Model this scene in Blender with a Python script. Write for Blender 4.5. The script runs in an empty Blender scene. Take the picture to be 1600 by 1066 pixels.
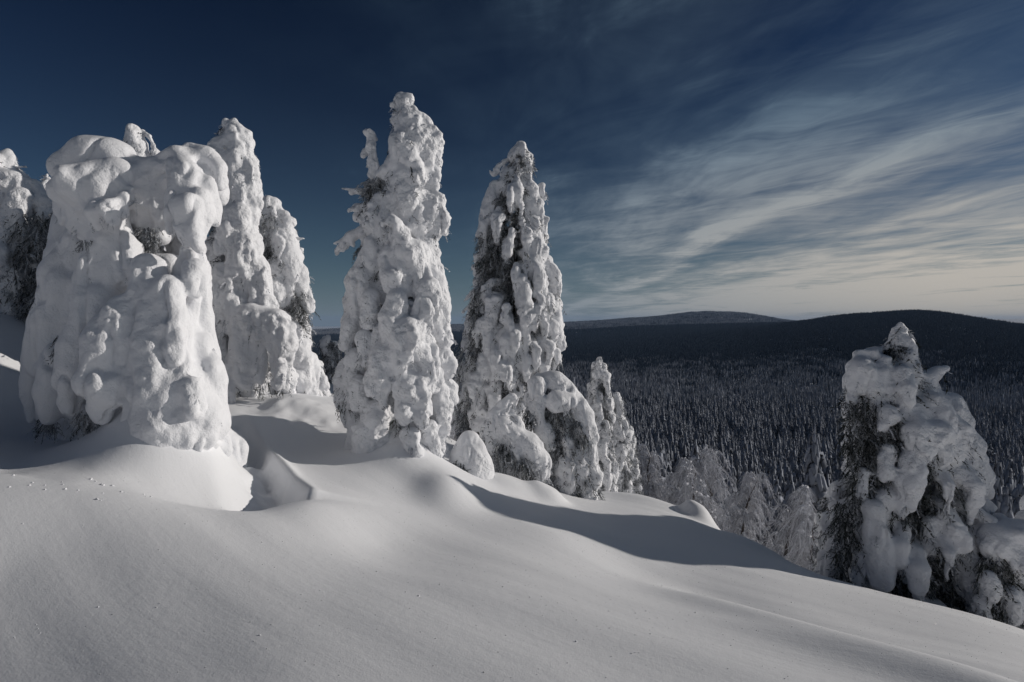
import bpy, math, random
import numpy as np
from mathutils import Vector

scene = bpy.context.scene
col = scene.collection
R = math.radians
EYE = 2.0                       # eye height above the snow under the camera (world z = 0 there)
PITCH = math.atan(33 / 889.0)

# ------------------------------------------------------------------ camera
cam_data = bpy.data.cameras.new('camera')
cam_data.sensor_width = 36.0
cam_data.lens = 20.0
cam_data.clip_start = 0.05
cam_data.clip_end = 60000.0
cam = bpy.data.objects.new('camera', cam_data)
cam.location = (0, 0, EYE)
cam.rotation_euler = (R(90) - PITCH, 0, 0)
col.objects.link(cam)
scene.camera = cam

# ------------------------------------------------------------------ light
SUN_AZ, SUN_EL = R(80), R(16.5)
SUN_DIR = Vector((math.sin(SUN_AZ) * math.cos(SUN_EL), math.cos(SUN_AZ) * math.cos(SUN_EL), math.sin(SUN_EL)))
sun_data = bpy.data.lights.new('sun', 'SUN')
sun_data.energy = 3.1
sun_data.angle = R(0.5)
sun_data.color = (1.0, 0.935, 0.86)
sun = bpy.data.objects.new('sun', sun_data)
sun.rotation_euler = SUN_DIR.to_track_quat('Z', 'Y').to_euler()
sun.location = (30, 5, 30)
col.objects.link(sun)

world = bpy.data.worlds.new('World')
scene.world = world
world.use_nodes = True


class NB:
    """small node-graph helper"""
    def __init__(self, tree):
        self.t = tree
        tree.nodes.clear()

    def n(self, typ, **kw):
        nd = self.t.nodes.new(typ)
        for k, v in kw.items():
            setattr(nd, k, v)
        return nd

    def l(self, a, b):
        self.t.links.new(a, b)

    def val(self, sock, v):
        if hasattr(v, 'is_output') or hasattr(v, 'links'):
            self.l(v, sock)
        else:
            sock.default_value = v

    def math(self, op, a, b=None, c=None, clamp=False):
        nd = self.n('ShaderNodeMath', operation=op, use_clamp=clamp)
        self.val(nd.inputs[0], a)
        if b is not None:
            self.val(nd.inputs[1], b)
        if c is not None:
            self.val(nd.inputs[2], c)
        return nd.outputs[0]

    def mix(self, fac, a, b, blend='MIX'):
        nd = self.n('ShaderNodeMix', data_type='RGBA', blend_type=blend)
        self.val(nd.inputs[0], fac)
        self.val(nd.inputs[6], a)
        self.val(nd.inputs[7], b)
        return nd.outputs[2]

    def ramp(self, fac, lo, hi, smooth=True):
        nd = self.n('ShaderNodeMapRange', interpolation_type='SMOOTHSTEP' if smooth else 'LINEAR')
        self.val(nd.inputs[0], fac)
        nd.inputs[1].default_value = lo
        nd.inputs[2].default_value = hi
        nd.inputs[3].default_value = 0.0
        nd.inputs[4].default_value = 1.0
        return nd.outputs[0]

    def noise(self, vec, scale, detail=4, rough=0.55, dist=0.0):
        nd = self.n('ShaderNodeTexNoise')
        self.l(vec, nd.inputs['Vector'])
        nd.inputs['Scale'].default_value = scale
        nd.inputs['Detail'].default_value = detail
        nd.inputs['Roughness'].default_value = rough
        nd.inputs['Distortion'].default_value = dist
        return nd.outputs[0]

    def xyz(self, x, y, z):
        nd = self.n('ShaderNodeCombineXYZ')
        self.val(nd.inputs[0], x)
        self.val(nd.inputs[1], y)
        self.val(nd.inputs[2], z)
        return nd.outputs[0]


def build_world():
    b = NB(world.node_tree)
    out = b.n('ShaderNodeOutputWorld')
    bg = b.n('ShaderNodeBackground')
    bg.inputs[1].default_value = 0.1
    sky = b.n('ShaderNodeTexSky', sky_type='NISHITA')
    sky.sun_disc = False
    sky.sun_elevation = SUN_EL
    sky.sun_rotation = SUN_AZ
    sky.altitude = 600.0
    sky.air_density = 1.0
    sky.dust_density = 0.6
    sky.ozone_density = 3.0
    gam = b.n('ShaderNodeGamma')                      # the deep polarised blue of the photograph
    gam.inputs[1].default_value = 1.85
    b.l(sky.outputs[0], gam.inputs[0])
    base = b.mix(1.0, gam.outputs[0], (0.0172, 0.0375, 0.0465, 1), 'MULTIPLY')
    tc = b.n('ShaderNodeTexCoord')
    sep = b.n('ShaderNodeSeparateXYZ')
    b.l(tc.outputs['Generated'], sep.inputs[0])
    x, y, z = sep.outputs
    zc = b.math('ADD', b.math('MAXIMUM', z, 0.0), 0.03)
    u = b.math('DIVIDE', x, zc)
    v = b.math('DIVIDE', y, zc)
    # thin cirrus: a sheet high above, drawn out along the wind (towards y)
    wob = b.noise(b.xyz(u, b.math('MULTIPLY', v, 0.3), 0.0), 0.5, 4, 0.55)
    us = b.math('ADD', u, b.math('MULTIPLY', b.math('SUBTRACT', wob, 0.5), 1.7))
    streak = b.noise(b.xyz(us, b.math('MULTIPLY', v, 0.13), 3.7), 1.0, 8, 0.62, 0.4)
    fine = b.noise(b.xyz(b.math('ADD', us, b.math('MULTIPLY', v, 0.5)), b.math('MULTIPLY', v, 0.55), 9.1), 1.9, 9, 0.66, 0.9)
    broad = b.noise(b.xyz(u, b.math('MULTIPLY', v, 0.5), 2.3), 0.5, 5, 0.6, 0.6)
    den = b.math('ADD', b.math('MULTIPLY', streak, 0.48), b.math('MULTIPLY', fine, 0.52))
    den = b.math('ADD', den, b.math('MULTIPLY', b.math('SUBTRACT', broad, 0.5), 1.05))
    # more cloud on the sunward side of the sheet
    den = b.math('ADD', den, b.math('MULTIPLY_ADD', b.ramp(u, -3.0, 6.0), 0.38, -0.08))
    # the long straight band of cirrus
    bd = b.math('ABSOLUTE', b.math('SUBTRACT', us, 2.1))
    band = b.math('SUBTRACT', 1.0, b.ramp(bd, 0.0, 0.45))
    den = b.math('ADD', den, b.math('MULTIPLY', b.math('MULTIPLY', band, b.math('MULTIPLY', fine, streak)), 0.62))
    den = b.math('ADD', den, b.math('MULTIPLY', b.math('MULTIPLY', b.ramp(u, 3.6, 6.5), fine), 0.28))
    veil = b.math('MULTIPLY', b.ramp(u, -1.6, 2.0), b.math('MULTIPLY', b.ramp(den, 0.25, 0.85), 0.42))
    cover = b.math('ADD', veil, b.math('MULTIPLY', b.ramp(den, 0.54, 1.06), 0.8), clamp=True)
    dp = b.n('ShaderNodeVectorMath', operation='DOT_PRODUCT')
    b.l(tc.outputs['Generated'], dp.inputs[0])
    dp.inputs[1].default_value = SUN_DIR
    glow = b.ramp(dp.outputs['Value'], 0.05, 0.72, False)
    glow = b.math('MULTIPLY', glow, b.math('SUBTRACT', 1.0, b.math('MULTIPLY', b.ramp(z, 0.04, 0.34), 0.88)))
    ccol = b.mix(glow, (1.15, 2.0, 2.85, 1), (5.7, 5.3, 4.75, 1))
    low = b.math('POWER', 2.718, b.math('MULTIPLY', b.math('MAXIMUM', z, 0.0), -7.5))
    base = b.mix(b.math('MULTIPLY', low, 0.8), base, (1.35, 2.0, 2.55, 1))
    skyc = b.mix(cover, base, ccol)
    rim = b.math('POWER', 2.718, b.math('MULTIPLY', b.math('MAXIMUM', z, 0.0), -26.0))
    skyc = b.mix(b.math('MULTIPLY', rim, 0.5), skyc, (2.2, 2.4, 2.55, 1))
    b.l(skyc, bg.inputs[0])
    b.l(bg.outputs[0], out.inputs[0])


build_world()
vs = scene.view_settings
vs.view_transform = 'Standard'
vs.look = 'None'
vs.exposure = -0.15
vs.gamma = 1.0
vs.use_curve_mapping = False
scene.cycles.use_denoising = True
scene.cycles.max_bounces = 8
scene.cycles.diffuse_bounces = 4
scene.cycles.volume_bounces = 0

# ------------------------------------------------------------------ helpers
CP, SP = math.cos(PITCH), math.sin(PITCH)


def P(px, py, d):
    """measured photograph point (1600 px wide) at ground distance d -> world point"""
    a, b = (px - 800) / 889.0, (533 - py) / 889.0
    yy = CP + b * SP
    zz = -SP + b * CP
    k = d / yy
    return np.array([a * k, d, EYE + zz * k])


def project(p):
    x, y, z = p[..., 0], p[..., 1], p[..., 2] - EYE
    f = y * CP - z * SP
    up = y * SP + z * CP
    return 800 + 889 * x / f, 533 - 889 * up / f


def sstep(a, b, x):
    t = np.clip((x - a) / (b - a), 0, 1)
    return t * t * (3 - 2 * t)


def _h(ix, iy, iz, seed):
    with np.errstate(over='ignore'):
        h = (ix.astype(np.uint32) * np.uint32(374761393) + iy.astype(np.uint32) * np.uint32(668265263)
             + iz.astype(np.uint32) * np.uint32(2147483647 - 1640531527) + np.uint32((seed * 974634777) & 0xffffffff))
        h = (h ^ (h >> np.uint32(13))) * np.uint32(1274126177)
        h = h ^ (h >> np.uint32(16))
        h = h * np.uint32(2246822519)
        h = h ^ (h >> np.uint32(15))
    return h.astype(np.float64) / 4294967295.0


def vnoise(p, scale, seed=1):
    """smooth value noise, about -1..1"""
    q = np.asarray(p) * scale + 1000.0
    i = np.floor(q).astype(np.int64)
    f = q - i
    f = f * f * f * (f * (f * 6 - 15) + 10)
    r = 0
    for dx in (0, 1):
        wx = f[:, 0] if dx else 1 - f[:, 0]
        for dy in (0, 1):
            wy = f[:, 1] if dy else 1 - f[:, 1]
            for dz in (0, 1):
                wz = f[:, 2] if dz else 1 - f[:, 2]
                r = r + wx * wy * wz * _h(i[:, 0] + dx, i[:, 1] + dy, i[:, 2] + dz, seed)
    return r * 2 - 1


def fbm(p, scale, octaves=3, seed=1):
    r, a = 0, 1.0
    for o in range(octaves):
        r = r + a * vnoise(p, scale * 2 ** o, seed + o)
        a *= 0.5
    return r


def worley(p, scale, seed=1):
    """distance to the nearest feature point, 0..~1"""
    q = np.asarray(p) * scale + 1000.0
    i = np.floor(q).astype(np.int64)
    f = q - i
    best = np.full(len(q), 9.0)
    for dx in (-1, 0, 1):
        for dy in (-1, 0, 1):
            for dz in (-1, 0, 1):
                a, b_, c = i[:, 0] + dx, i[:, 1] + dy, i[:, 2] + dz
                d = ((dx + _h(a, b_, c, seed) - f[:, 0]) ** 2 + (dy + _h(a, b_, c, seed + 7) - f[:, 1]) ** 2
                     + (dz + _h(a, b_, c, seed + 13) - f[:, 2]) ** 2)
                np.minimum(best, d, out=best)
    return np.sqrt(best)


def make_mesh(name, verts, faces, mat, smooth=True, attrs=None):
    """verts (n,3), faces (m,3|4) -> mesh datablock"""
    verts = np.ascontiguousarray(verts, dtype=np.float32)
    faces = np.ascontiguousarray(faces, dtype=np.int32)
    me = bpy.data.meshes.new(name)
    k = faces.shape[1]
    me.vertices.add(len(verts))
    me.vertices.foreach_set('co', verts.ravel())
    me.loops.add(faces.size)
    me.loops.foreach_set('vertex_index', faces.ravel())
    me.polygons.add(len(faces))
    me.polygons.foreach_set('loop_start', np.arange(0, faces.size, k, dtype=np.int32))
    me.polygons.foreach_set('use_smooth', np.full(len(faces), smooth, dtype=bool))
    me.update(calc_edges=True)
    if attrs:
        for an, av in attrs.items():
            at = me.attributes.new(an, 'FLOAT', 'POINT')
            at.data.foreach_set('value', np.ascontiguousarray(av, dtype=np.float32))
    me.materials.append(mat)
    return me


def link(name, me, parent=None):
    o = bpy.data.objects.new(name, me)
    col.objects.link(o)
    if parent is not None:
        o.parent = parent
    return o


def empty(name, loc):
    o = bpy.data.objects.new(name, None)
    o.empty_display_size = 0.3
    o.location = loc
    col.objects.link(o)
    return o


def tag(o, label, cat, group=None, kind=None):
    if label:
        o['label'] = label
    if cat:
        o['category'] = cat
    if group:
        o['group'] = group
    if kind:
        o['kind'] = kind
    return o


# ------------------------------------------------------------------ materials
def material(name):
    m = bpy.data.materials.new(name)
    m.use_nodes = True
    b = NB(m.node_tree)
    out = b.n('ShaderNodeOutputMaterial')
    bs = b.n('ShaderNodeBsdfPrincipled')
    b.l(bs.outputs[0], out.inputs[0])
    return m, b, bs


def bump(b, bs, h, strength, dist, prev=None):
    nd = b.n('ShaderNodeBump')
    nd.inputs['Strength'].default_value = strength
    nd.inputs['Distance'].default_value = dist
    b.l(h, nd.inputs['Height'])
    if prev is not None:
        b.l(prev, nd.inputs['Normal'])
    b.l(nd.outputs[0], bs.inputs['Normal'])
    return nd.outputs[0]


def snow_material(name, grain, coarse, gscale, cscale, colr=(0.83, 0.84, 0.87, 1), knob=2.2):
    m, b, bs = material(name)
    geo = b.n('ShaderNodeNewGeometry')
    pos = geo.outputs['Position']
    t = b.noise(pos, 1.1, 4, 0.6)
    c = b.mix(t, tuple(v * 0.93 for v in colr[:3]) + (1,), colr)
    b.l(c, bs.inputs['Base Color'])
    bs.inputs['Roughness'].default_value = 0.62
    bs.inputs['Specular IOR Level'].default_value = 0.18
    sepn = b.n('ShaderNodeSeparateXYZ')
    b.l(geo.outputs['Normal'], sepn.inputs[0])
    flank = b.math('SUBTRACT', 1.0, b.ramp(sepn.outputs[2], 0.3, 0.9))
    patch = b.ramp(b.noise(pos, 2.3, 2, 0.5), 0.35, 0.6)
    amt = b.math('MULTIPLY', flank, b.math('MULTIPLY_ADD', patch, 0.75, 0.25))
    wp = b.n('ShaderNodeVectorMath', operation='ADD')
    nz = b.n('ShaderNodeTexNoise')
    nz.inputs['Scale'].default_value = cscale * 0.7
    b.l(pos, nz.inputs['Vector'])
    sc_ = b.n('ShaderNodeVectorMath', operation='SCALE')
    b.l(nz.outputs['Color'], sc_.inputs[0])
    sc_.inputs['Scale'].default_value = 0.09
    b.l(pos, wp.inputs[0])
    b.l(sc_.outputs[0], wp.inputs[1])
    vo = []
    for vs_ in (cscale, cscale * 2.6):
        q = b.n('ShaderNodeTexVoronoi', feature='F1')
        q.inputs['Scale'].default_value = vs_
        b.l(wp.outputs[0], q.inputs['Vector'])
        vo.append(b.math('SUBTRACT', 0.8, q.outputs['Distance']))
    hv = b.math('MULTIPLY', b.math('MULTIPLY_ADD', vo[1], 0.45, vo[0]), amt)
    n0 = bump(b, bs, hv, 1.0, coarse * knob)
    h1 = b.noise(pos, cscale * 1.3, 4, 0.65)
    n1 = bump(b, bs, h1, 1.0, coarse, n0)
    h2 = b.noise(pos, gscale, 2, 0.7)
    bump(b, bs, h2, 1.0, grain, n1)
    return m


M = {}
M['tree_snow'] = snow_material('tree_snow', 0.006, 0.014, 60, 11, knob=1.9)
M['hood_snow'] = snow_material('hood_snow', 0.007, 0.012, 48, 10, knob=0.9)
M['tree_snow_far'] = snow_material('rime_snow', 0.014, 0.03, 26, 7)


def ground_material():
    m, b, bs = material('ground_snow')
    geo = b.n('ShaderNodeNewGeometry')
    pos = geo.outputs['Position']
    bs.inputs['Roughness'].default_value = 0.6
    bs.inputs['Specular IOR Level'].default_value = 0.15
    t = b.noise(pos, 0.6, 4, 0.6)
    c = b.mix(t, (0.80, 0.81, 0.84, 1), (0.85, 0.86, 0.88, 1))
    b.l(c, bs.inputs['Base Color'])
    # faint wind streaks running down the slope, then grain
    m0 = b.n('ShaderNodeMapping')
    m0.inputs['Rotation'].default_value = (0, 0, R(37))
    b.l(pos, m0.inputs[0])
    mp = b.n('ShaderNodeMapping')
    mp.inputs['Scale'].default_value = (0.35, 3.2, 1.0)
    b.l(m0.outputs[0], mp.inputs[0])
    h0 = b.noise(mp.outputs[0], 2.2, 5, 0.6)
    n0 = bump(b, bs, h0, 1.0, 0.004)
    h1 = b.noise(pos, 9, 4, 0.65)
    n1 = bump(b, bs, h1, 1.0, 0.004, n0)
    h2 = b.noise(pos, 75, 2, 0.7)
    bump(b, bs, h2, 1.0, 0.0016, n1)
    return m


M['ground'] = ground_material()


def foliage_material(name, dark, frost):
    m, b, bs = material(name)
    at = b.n('ShaderNodeAttribute', attribute_name='frost')
    c = b.mix(at.outputs['Fac'], dark, frost)
    b.l(c, bs.inputs['Base Color'])
    bs.inputs['Roughness'].default_value = 0.85
    bs.inputs['Specular IOR Level'].default_value = 0.1
    return m


M['needles'] = foliage_material('needles', (0.035, 0.04, 0.035, 1), (0.62, 0.64, 0.68, 1))
M['birch_twigs'] = foliage_material('birch_twigs', (0.16, 0.155, 0.17, 1), (0.80, 0.81, 0.85, 1))


def bark_material():
    m, b, bs = material('bark')
    geo = b.n('ShaderNodeNewGeometry')
    t = b.noise(geo.outputs['Position'], 14, 5, 0.7)
    c = b.mix(t, (0.03, 0.025, 0.022, 1), (0.13, 0.11, 0.10, 1))
    b.l(c, bs.inputs['Base Color'])
    bs.inputs['Roughness'].default_value = 0.9
    bump(b, bs, t, 0.8, 0.03)
    return m


M['bark'] = bark_material()


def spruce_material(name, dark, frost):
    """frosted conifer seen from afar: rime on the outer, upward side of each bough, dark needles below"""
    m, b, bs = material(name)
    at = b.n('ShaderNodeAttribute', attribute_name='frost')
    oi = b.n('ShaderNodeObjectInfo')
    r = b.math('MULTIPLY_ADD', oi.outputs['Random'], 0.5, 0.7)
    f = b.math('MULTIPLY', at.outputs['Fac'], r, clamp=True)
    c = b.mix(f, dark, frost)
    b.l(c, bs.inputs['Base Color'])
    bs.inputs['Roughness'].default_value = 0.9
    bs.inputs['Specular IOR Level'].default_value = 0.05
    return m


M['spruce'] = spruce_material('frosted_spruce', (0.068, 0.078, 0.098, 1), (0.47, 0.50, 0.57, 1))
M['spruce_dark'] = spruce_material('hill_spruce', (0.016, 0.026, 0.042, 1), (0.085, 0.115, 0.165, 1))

# ------------------------------------------------------------------ terrain
CTRL = [  # (px, py, distance) snow surface points, mostly read off the photograph
    (0, 1066, 3.42), (200, 1066, 3.28), (400, 1066, 3.18), (800, 1066, 3.3), (1200, 1066, 3.5), (1600, 1066, 3.9),  # near-left snow lowered so it tilts from the sun and darkens
    (0, 900, 4.55), (200, 900, 4.6), (400, 900, 4.65), (800, 900, 5.6), (1200, 960, 5.9), (1400, 1000, 5.5),
    (0, 738, 5.9), (120, 752, 5.9), (220, 770, 5.95), (320, 792, 6.05), (400, 798, 6.2), (480, 782, 6.6),
    (600, 850, 6.3), (870, 840, 7.5), (1000, 900, 7.0), (700, 815, 7.6),
    (550, 765, 7.9), (480, 748, 8.2), (450, 712, 9.4), (520, 730, 9.0), (600, 742, 9.1),
    (470, 684, 10.2), (470, 655, 10.7), (470, 622, 11.3), (400, 640, 10.9), (400, 612, 12.2), (520, 625, 12.4), (420, 606, 14.0),
    (760, 790, 8.6), (870, 790, 10.0), (950, 783, 12.0), (1000, 777, 13.5),
    (1090, 806, 12.0), (1170, 848, 10.4), (1270, 891, 9.1), (1400, 937, 8.1), (1600, 986, 7.1),
    (60, 730, 6.9), (20, 700, 7.6), (120, 715, 7.3), (0, 640, 9.0), (0, 560, 9.4), (40, 565, 9.8), (0, 478, 10.6), (0, 440, 13.5), (60, 490, 12.5),
    (700, 700, 11.5), (780, 745, 11.0), (720, 690, 13.0),
    (200, 680, 8.6), (330, 690, 8.6), (220, 779, 6.4), (320, 801, 6.5), (120, 764, 6.5), (400, 804, 6.7), (40, 748, 6.5),
]
XYZ = [  # further points, world x, y and height relative to the eye
    (0, 0, -1.95), (-3, 0, -2.05), (3, 0, -2.5), (-6, 1, -2.2), (6, 1, -3.1), (0, -5, -1.8), (-6, -5, -0.9), (6, -5, -2.9),  # left heights beside the camera lowered for the same darkening
    (7.2, 10.5, -6.2), (6, 12, -6.3), (5, 16, -7.6), (10, 9, -6.4), (12, 14, -9.5), (9, 5, -4.9), (4, 20, -8.6), (0, 20, -6.6), (0.5, 15, -4.6),
    (-4, 18, -2.2), (-4, 14, -1.9), (-9, 18, -0.6), (-14, 8, 0.9), (-14, 14, 1.4), (-12, 3, -1.0), (14, 4, -6.0), (14, -4, -5.0), (-16, 20, 2.0), (4, 26, -11.0), (16, 20, -13), (-8, 26, -1.2),
    (8, 16, -9.0),
]
_c = np.array([P(*c) for c in CTRL])
_c[:, 2] -= EYE
_c = np.vstack([_c, np.array(XYZ, float)])


def _tps(d2):
    return 0.5 * d2 * np.log(d2 + 1e-9)


_n = len(_c)
_A = np.zeros((_n + 3, _n + 3))
_A[:_n, :_n] = _tps(((_c[:, None, :2] - _c[None, :, :2]) ** 2).sum(-1)) + np.eye(_n) * 0.15
_A[:_n, _n] = 1
_A[:_n, _n + 1:] = _c[:, :2]
_A[_n:, :_n] = _A[:_n, _n:].T
_w = np.linalg.solve(_A, np.concatenate([_c[:, 2], np.zeros(3)]))


def near_height(x, y):
    out = np.empty(len(x))
    for s in range(0, len(x), 40000):
        xx, yy = x[s:s + 40000], y[s:s + 40000]
        d2 = (xx[:, None] - _c[:, 0]) ** 2 + (yy[:, None] - _c[:, 1]) ** 2
        out[s:s + 40000] = _tps(d2) @ _w[:_n] + _w[_n] + _w[_n + 1] * xx + _w[_n + 2] * yy
    return out


RR = np.array([15, 25, 40, 70, 130, 330, 900, 1500, 2000, 2700, 3400, 4500, 6500, 9000, 14000, 26000], float)
FAR = {
    -180: [-1, 0, 1, 2, 5, 12, 15, 15, 15, 15, 15, 15, 10, 0, 0, 0],
    -110: [1, 3, 6, 10, 16, 25, 25, 20, 20, 20, 20, 20, 10, 0, 0, 0],
    -60: [1.2, 1.5, 2, 2, 1, -5, -30, -50, -60, -60, -60, -60, -60, -60, -60, -100],
    -35: [0.2, 0, -1.5, -5, -14, -45, -90, -105, -110, -112, -115, -125, -140, -160, -200, -250],
    -20: [-1.2, -3.2, -8, -16, -30, -64, -100, -112, -114, -115, -118, -122, -124, -190, -230, -300],
    -10: [-2.2, -6, -11, -20, -36, -70, -103, -113, -114, -112, -108, -100, -72, -150, -230, -300],
    0: [-4.2, -8.5, -13.5, -22.5, -39, -73, -104, -113, -112, -107, -98, -90, -55, -120, -200, -300],
    5: [-5, -9, -14, -23.5, -41, -75, -105, -113, -111, -104, -92, -80, -34, -90, -200, -300],
    10: [-6, -10, -14.5, -24, -42, -76, -105, -112, -109, -98, -82, -60, -10, -60, -200, -300],
    14: [-6.6, -10.5, -15, -25, -42, -76, -105, -110, -104, -88, -72, -44, 32, -40, -200, -300],
    18: [-7, -11, -15, -25, -42, -76, -104, -107, -95, -66, -62, -30, 98, -20, -200, -300],
    22: [-7.6, -11.5, -15.5, -25, -42, -75, -102, -102, -88, -52, -50, -30, 72, -20, -160, -300],
    26: [-8, -12, -16, -25, -42, -75, -100, -96, -66, -20, -30, -50, -30, -60, -100, -300],
    30: [-8, -12, -16, -25, -42, -74, -98, -86, -46, 20, -8, -30, -40, -60, -40, -300],
    36: [-8, -12, -16, -25, -41, -72, -96, -80, -38, 40, 8, -30, -60, -60, 20, -300],
    42: [-7.6, -11.5, -16, -24, -40, -70, -94, -84, -54, -28, -40, -50, -70, -60, 24, -300],
    50: [-7, -11, -15, -24, -39, -70, -94, -92, -75, -45, -50, -70, -80, -60, 40, -300],
    70: [-6.2, -10, -15, -25, -42, -75, -100, -105, -105, -100, -100, -100, -90, -80, 0, -300],
    110: [-4.4, -7, -10, -17, -32, -62, -90, -100, -100, -100, -100, -100, -90, -80, -80, -300],
    180: [-1, 0, 1, 2, 5, 12, 15, 15, 15, 15, 15, 15, 10, 0, 0, 0],
}
_az = np.array(sorted(FAR))
_tab = np.array([FAR[a] for a in _az], float)
_AG = np.arange(-180, 181, 1.0)
_LG = np.linspace(math.log(12), math.log(26000), 240)
_g = np.array([np.interp(_LG, np.log(RR), row) for row in _tab])
_g = np.array([np.interp(_AG, _az, _g[:, j]) for j in range(_g.shape[1])]).T
for _ in range(3):
    _g[:, 1:-1] = 0.25 * _g[:, :-2] + 0.5 * _g[:, 1:-1] + 0.25 * _g[:, 2:]
for _ in range(2):
    _g[1:-1] = 0.25 * _g[:-2] + 0.5 * _g[1:-1] + 0.25 * _g[2:]


def far_height(x, y):
    r = np.maximum(np.hypot(x, y), 12.1)
    a = np.degrees(np.arctan2(x, y))
    fa = np.clip((a + 180), 0, 359.999)
    fl = np.clip((np.log(r) - _LG[0]) / (_LG[1] - _LG[0]), 0, 238.999)
    ia, il = fa.astype(int), fl.astype(int)
    ta, tl = fa - ia, fl - il
    z = ((_g[ia, il] * (1 - ta) + _g[ia + 1, il] * ta) * (1 - tl)
         + (_g[ia, il + 1] * (1 - ta) + _g[ia + 1, il + 1] * ta) * tl)
    p = np.stack([x, y, 0 * x], 1)
    z = z + 0.0022 * np.minimum(r, 5000) * vnoise(p, 1 / 420.0, 5) * sstep(150, 900, r)
    return z


RIDGE = np.array([P(376, 622, 10.8)[:2], P(398, 655, 9.9)[:2], P(432, 703, 8.7)[:2], P(468, 745, 7.65)[:2], P(488, 772, 7.0)[:2]])
_t = np.linspace(0, len(RIDGE) - 1, 17)
RIDGE = np.stack([np.interp(_t, np.arange(len(RIDGE)), RIDGE[:, k]) for k in (0, 1)], 1)
for _ in range(6):
    RIDGE[1:-1] = 0.25 * RIDGE[:-2] + 0.5 * RIDGE[1:-1] + 0.25 * RIDGE[2:]
RIDGE[:, 0] += 0.04 * np.sin(_t * 2.3)
T1C, T2C = P(266, 740, 7.5), P(640, 740, 9.4)


def near_details(x, y):
    z = np.zeros(len(x))
    # aprons of drifted snow around the two nearest trees
    d = np.hypot(x - T1C[0], (y - T1C[1]) * 1.0)
    z += 2.25 * np.maximum(np.exp(-np.sqrt(d * d + 0.03) / 0.6) - 0.065, 0)
    d2 = np.hypot((x - T2C[0]) * 0.8, y - T2C[1])
    z += 1.0 * np.maximum(np.exp(-np.sqrt(d2 * d2 + 0.04) / 0.62) - 0.07, 0)
    s = P(700, 772, 8.5)
    z += 0.22 * np.exp(-(((x - s[0]) / 0.42) ** 2 + ((y - s[1]) / 0.6) ** 2))
    # hollow scoured between them, with a sharp wind lip
    best = np.full(len(x), 9.0)
    sgn = np.zeros(len(x))
    along = np.zeros(len(x))
    for i in range(len(RIDGE) - 1):
        a, b_ = RIDGE[i], RIDGE[i + 1]
        ab = b_ - a
        t = np.clip(((x - a[0]) * ab[0] + (y - a[1]) * ab[1]) / (ab @ ab), 0, 1)
        dx, dy = x - a[0] - t * ab[0], y - a[1] - t * ab[1]
        dd = np.hypot(dx, dy)
        m = dd < best
        best[m] = dd[m]
        sgn[m] = np.sign(ab[0] * dy - ab[1] * dx)[m]
        along[m] = ((i + t) / (len(RIDGE) - 1))[m]
    sd = -best * sgn                      # > 0 on the left tree's side
    lip = 0.03 * np.exp(-(best / 0.10) ** 2) + 0.13 * np.exp(-np.sqrt(sd ** 2 + 0.003) / 0.4)
    scoop = -0.42 * sstep(0.0, 0.22, sd) * (1 - sstep(0.45, 1.1, sd))
    env = sstep(0.0, 0.4, along) * (1 - sstep(0.96, 1.0, along))
    p = np.stack([x, y, 0 * x], 1)
    rough = 0.09 * fbm(p, 4.0, 4, 31) * sstep(0.02, 0.2, sd) * (1 - sstep(0.5, 0.9, sd))
    z += (lip + scoop + rough) * env
    # small snow hump at the brow, bumps behind it
    for px, py, dd, hh, sx, sy in ((1090, 815, 11.6, 0.30, 0.30, 0.5), (1180, 856, 10.1, 0.10, 0.6, 0.5), (855, 775, 10.4, 0.22, 0.32, 0.35),
                                   (800, 765, 10.3, 0.18, 0.5, 0.4)):
        c = P(px, py, dd)
        z += hh * np.exp(-(((x - c[0]) / sx) ** 2 + ((y - c[1]) / sy) ** 2) ** 1.6)
    # broken face of the bank behind
    c = P(470, 655, 11.0)
    m = np.exp(-(((x - c[0]) / 1.0) ** 2 + ((y - c[1]) / 0.6) ** 2))
    z += m * (0.07 * fbm(p, 2.4, 3, 41))
    # long soft swells and drift ripples of the open slope
    r = np.hypot(x, y)
    z += 0.05 * vnoise(p, 0.55, 3) * sstep(1.0, 4.0, r)
    q = np.stack([(x * 0.8 - y * 0.6) * 0.25, y * 0.8 + x * 0.6, 0 * x], 1)
    z += 0.014 * fbm(q, 1.8, 2, 9)
    # trough running down to the right across the near slope
    a0, a1 = P(1060, 915, 6.6)[:2], P(1600, 1075, 3.9)[:2]
    ab = (a1 - a0) / np.linalg.norm(a1 - a0)
    ac = -(x - a0[0]) * ab[1] + (y - a0[1]) * ab[0]
    al = (x - a0[0]) * ab[0] + (y - a0[1]) * ab[1]
    z += (0.10 * np.exp(-((ac + 0.40) / 0.38) ** 2) - 0.07 * np.exp(-((ac - 0.2) / 0.4) ** 2)) * sstep(-0.6, 1.0, al) * (1 - sstep(3.2, 5, al))
    return z


def H(x, y):
    x = np.atleast_1d(np.asarray(x, float))
    y = np.atleast_1d(np.asarray(y, float))
    r = np.hypot(x, y)
    w = sstep(13, 26, r)
    z = np.zeros(len(x))
    m = w < 1
    if m.any():
        z[m] += (1 - w[m]) * (near_height(x[m], y[m]) + near_details(x[m], y[m]))
    m = w > 0
    if m.any():
        z[m] += w[m] * far_height(x[m], y[m])
    return z + EYE


def stretch(lo, hi, step, out_lo, out_hi, g=1.06):
    core = list(np.arange(lo, hi + 1e-6, step))
    s, v, up = step, core[-1], []
    while v < out_hi:
        s *= g
        v += s
        up.append(v)
    s, v, dn = step, core[0], []
    while v > out_lo:
        s *= g
        v -= s
        dn.append(v)
    return np.array(dn[::-1] + core + up)


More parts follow.
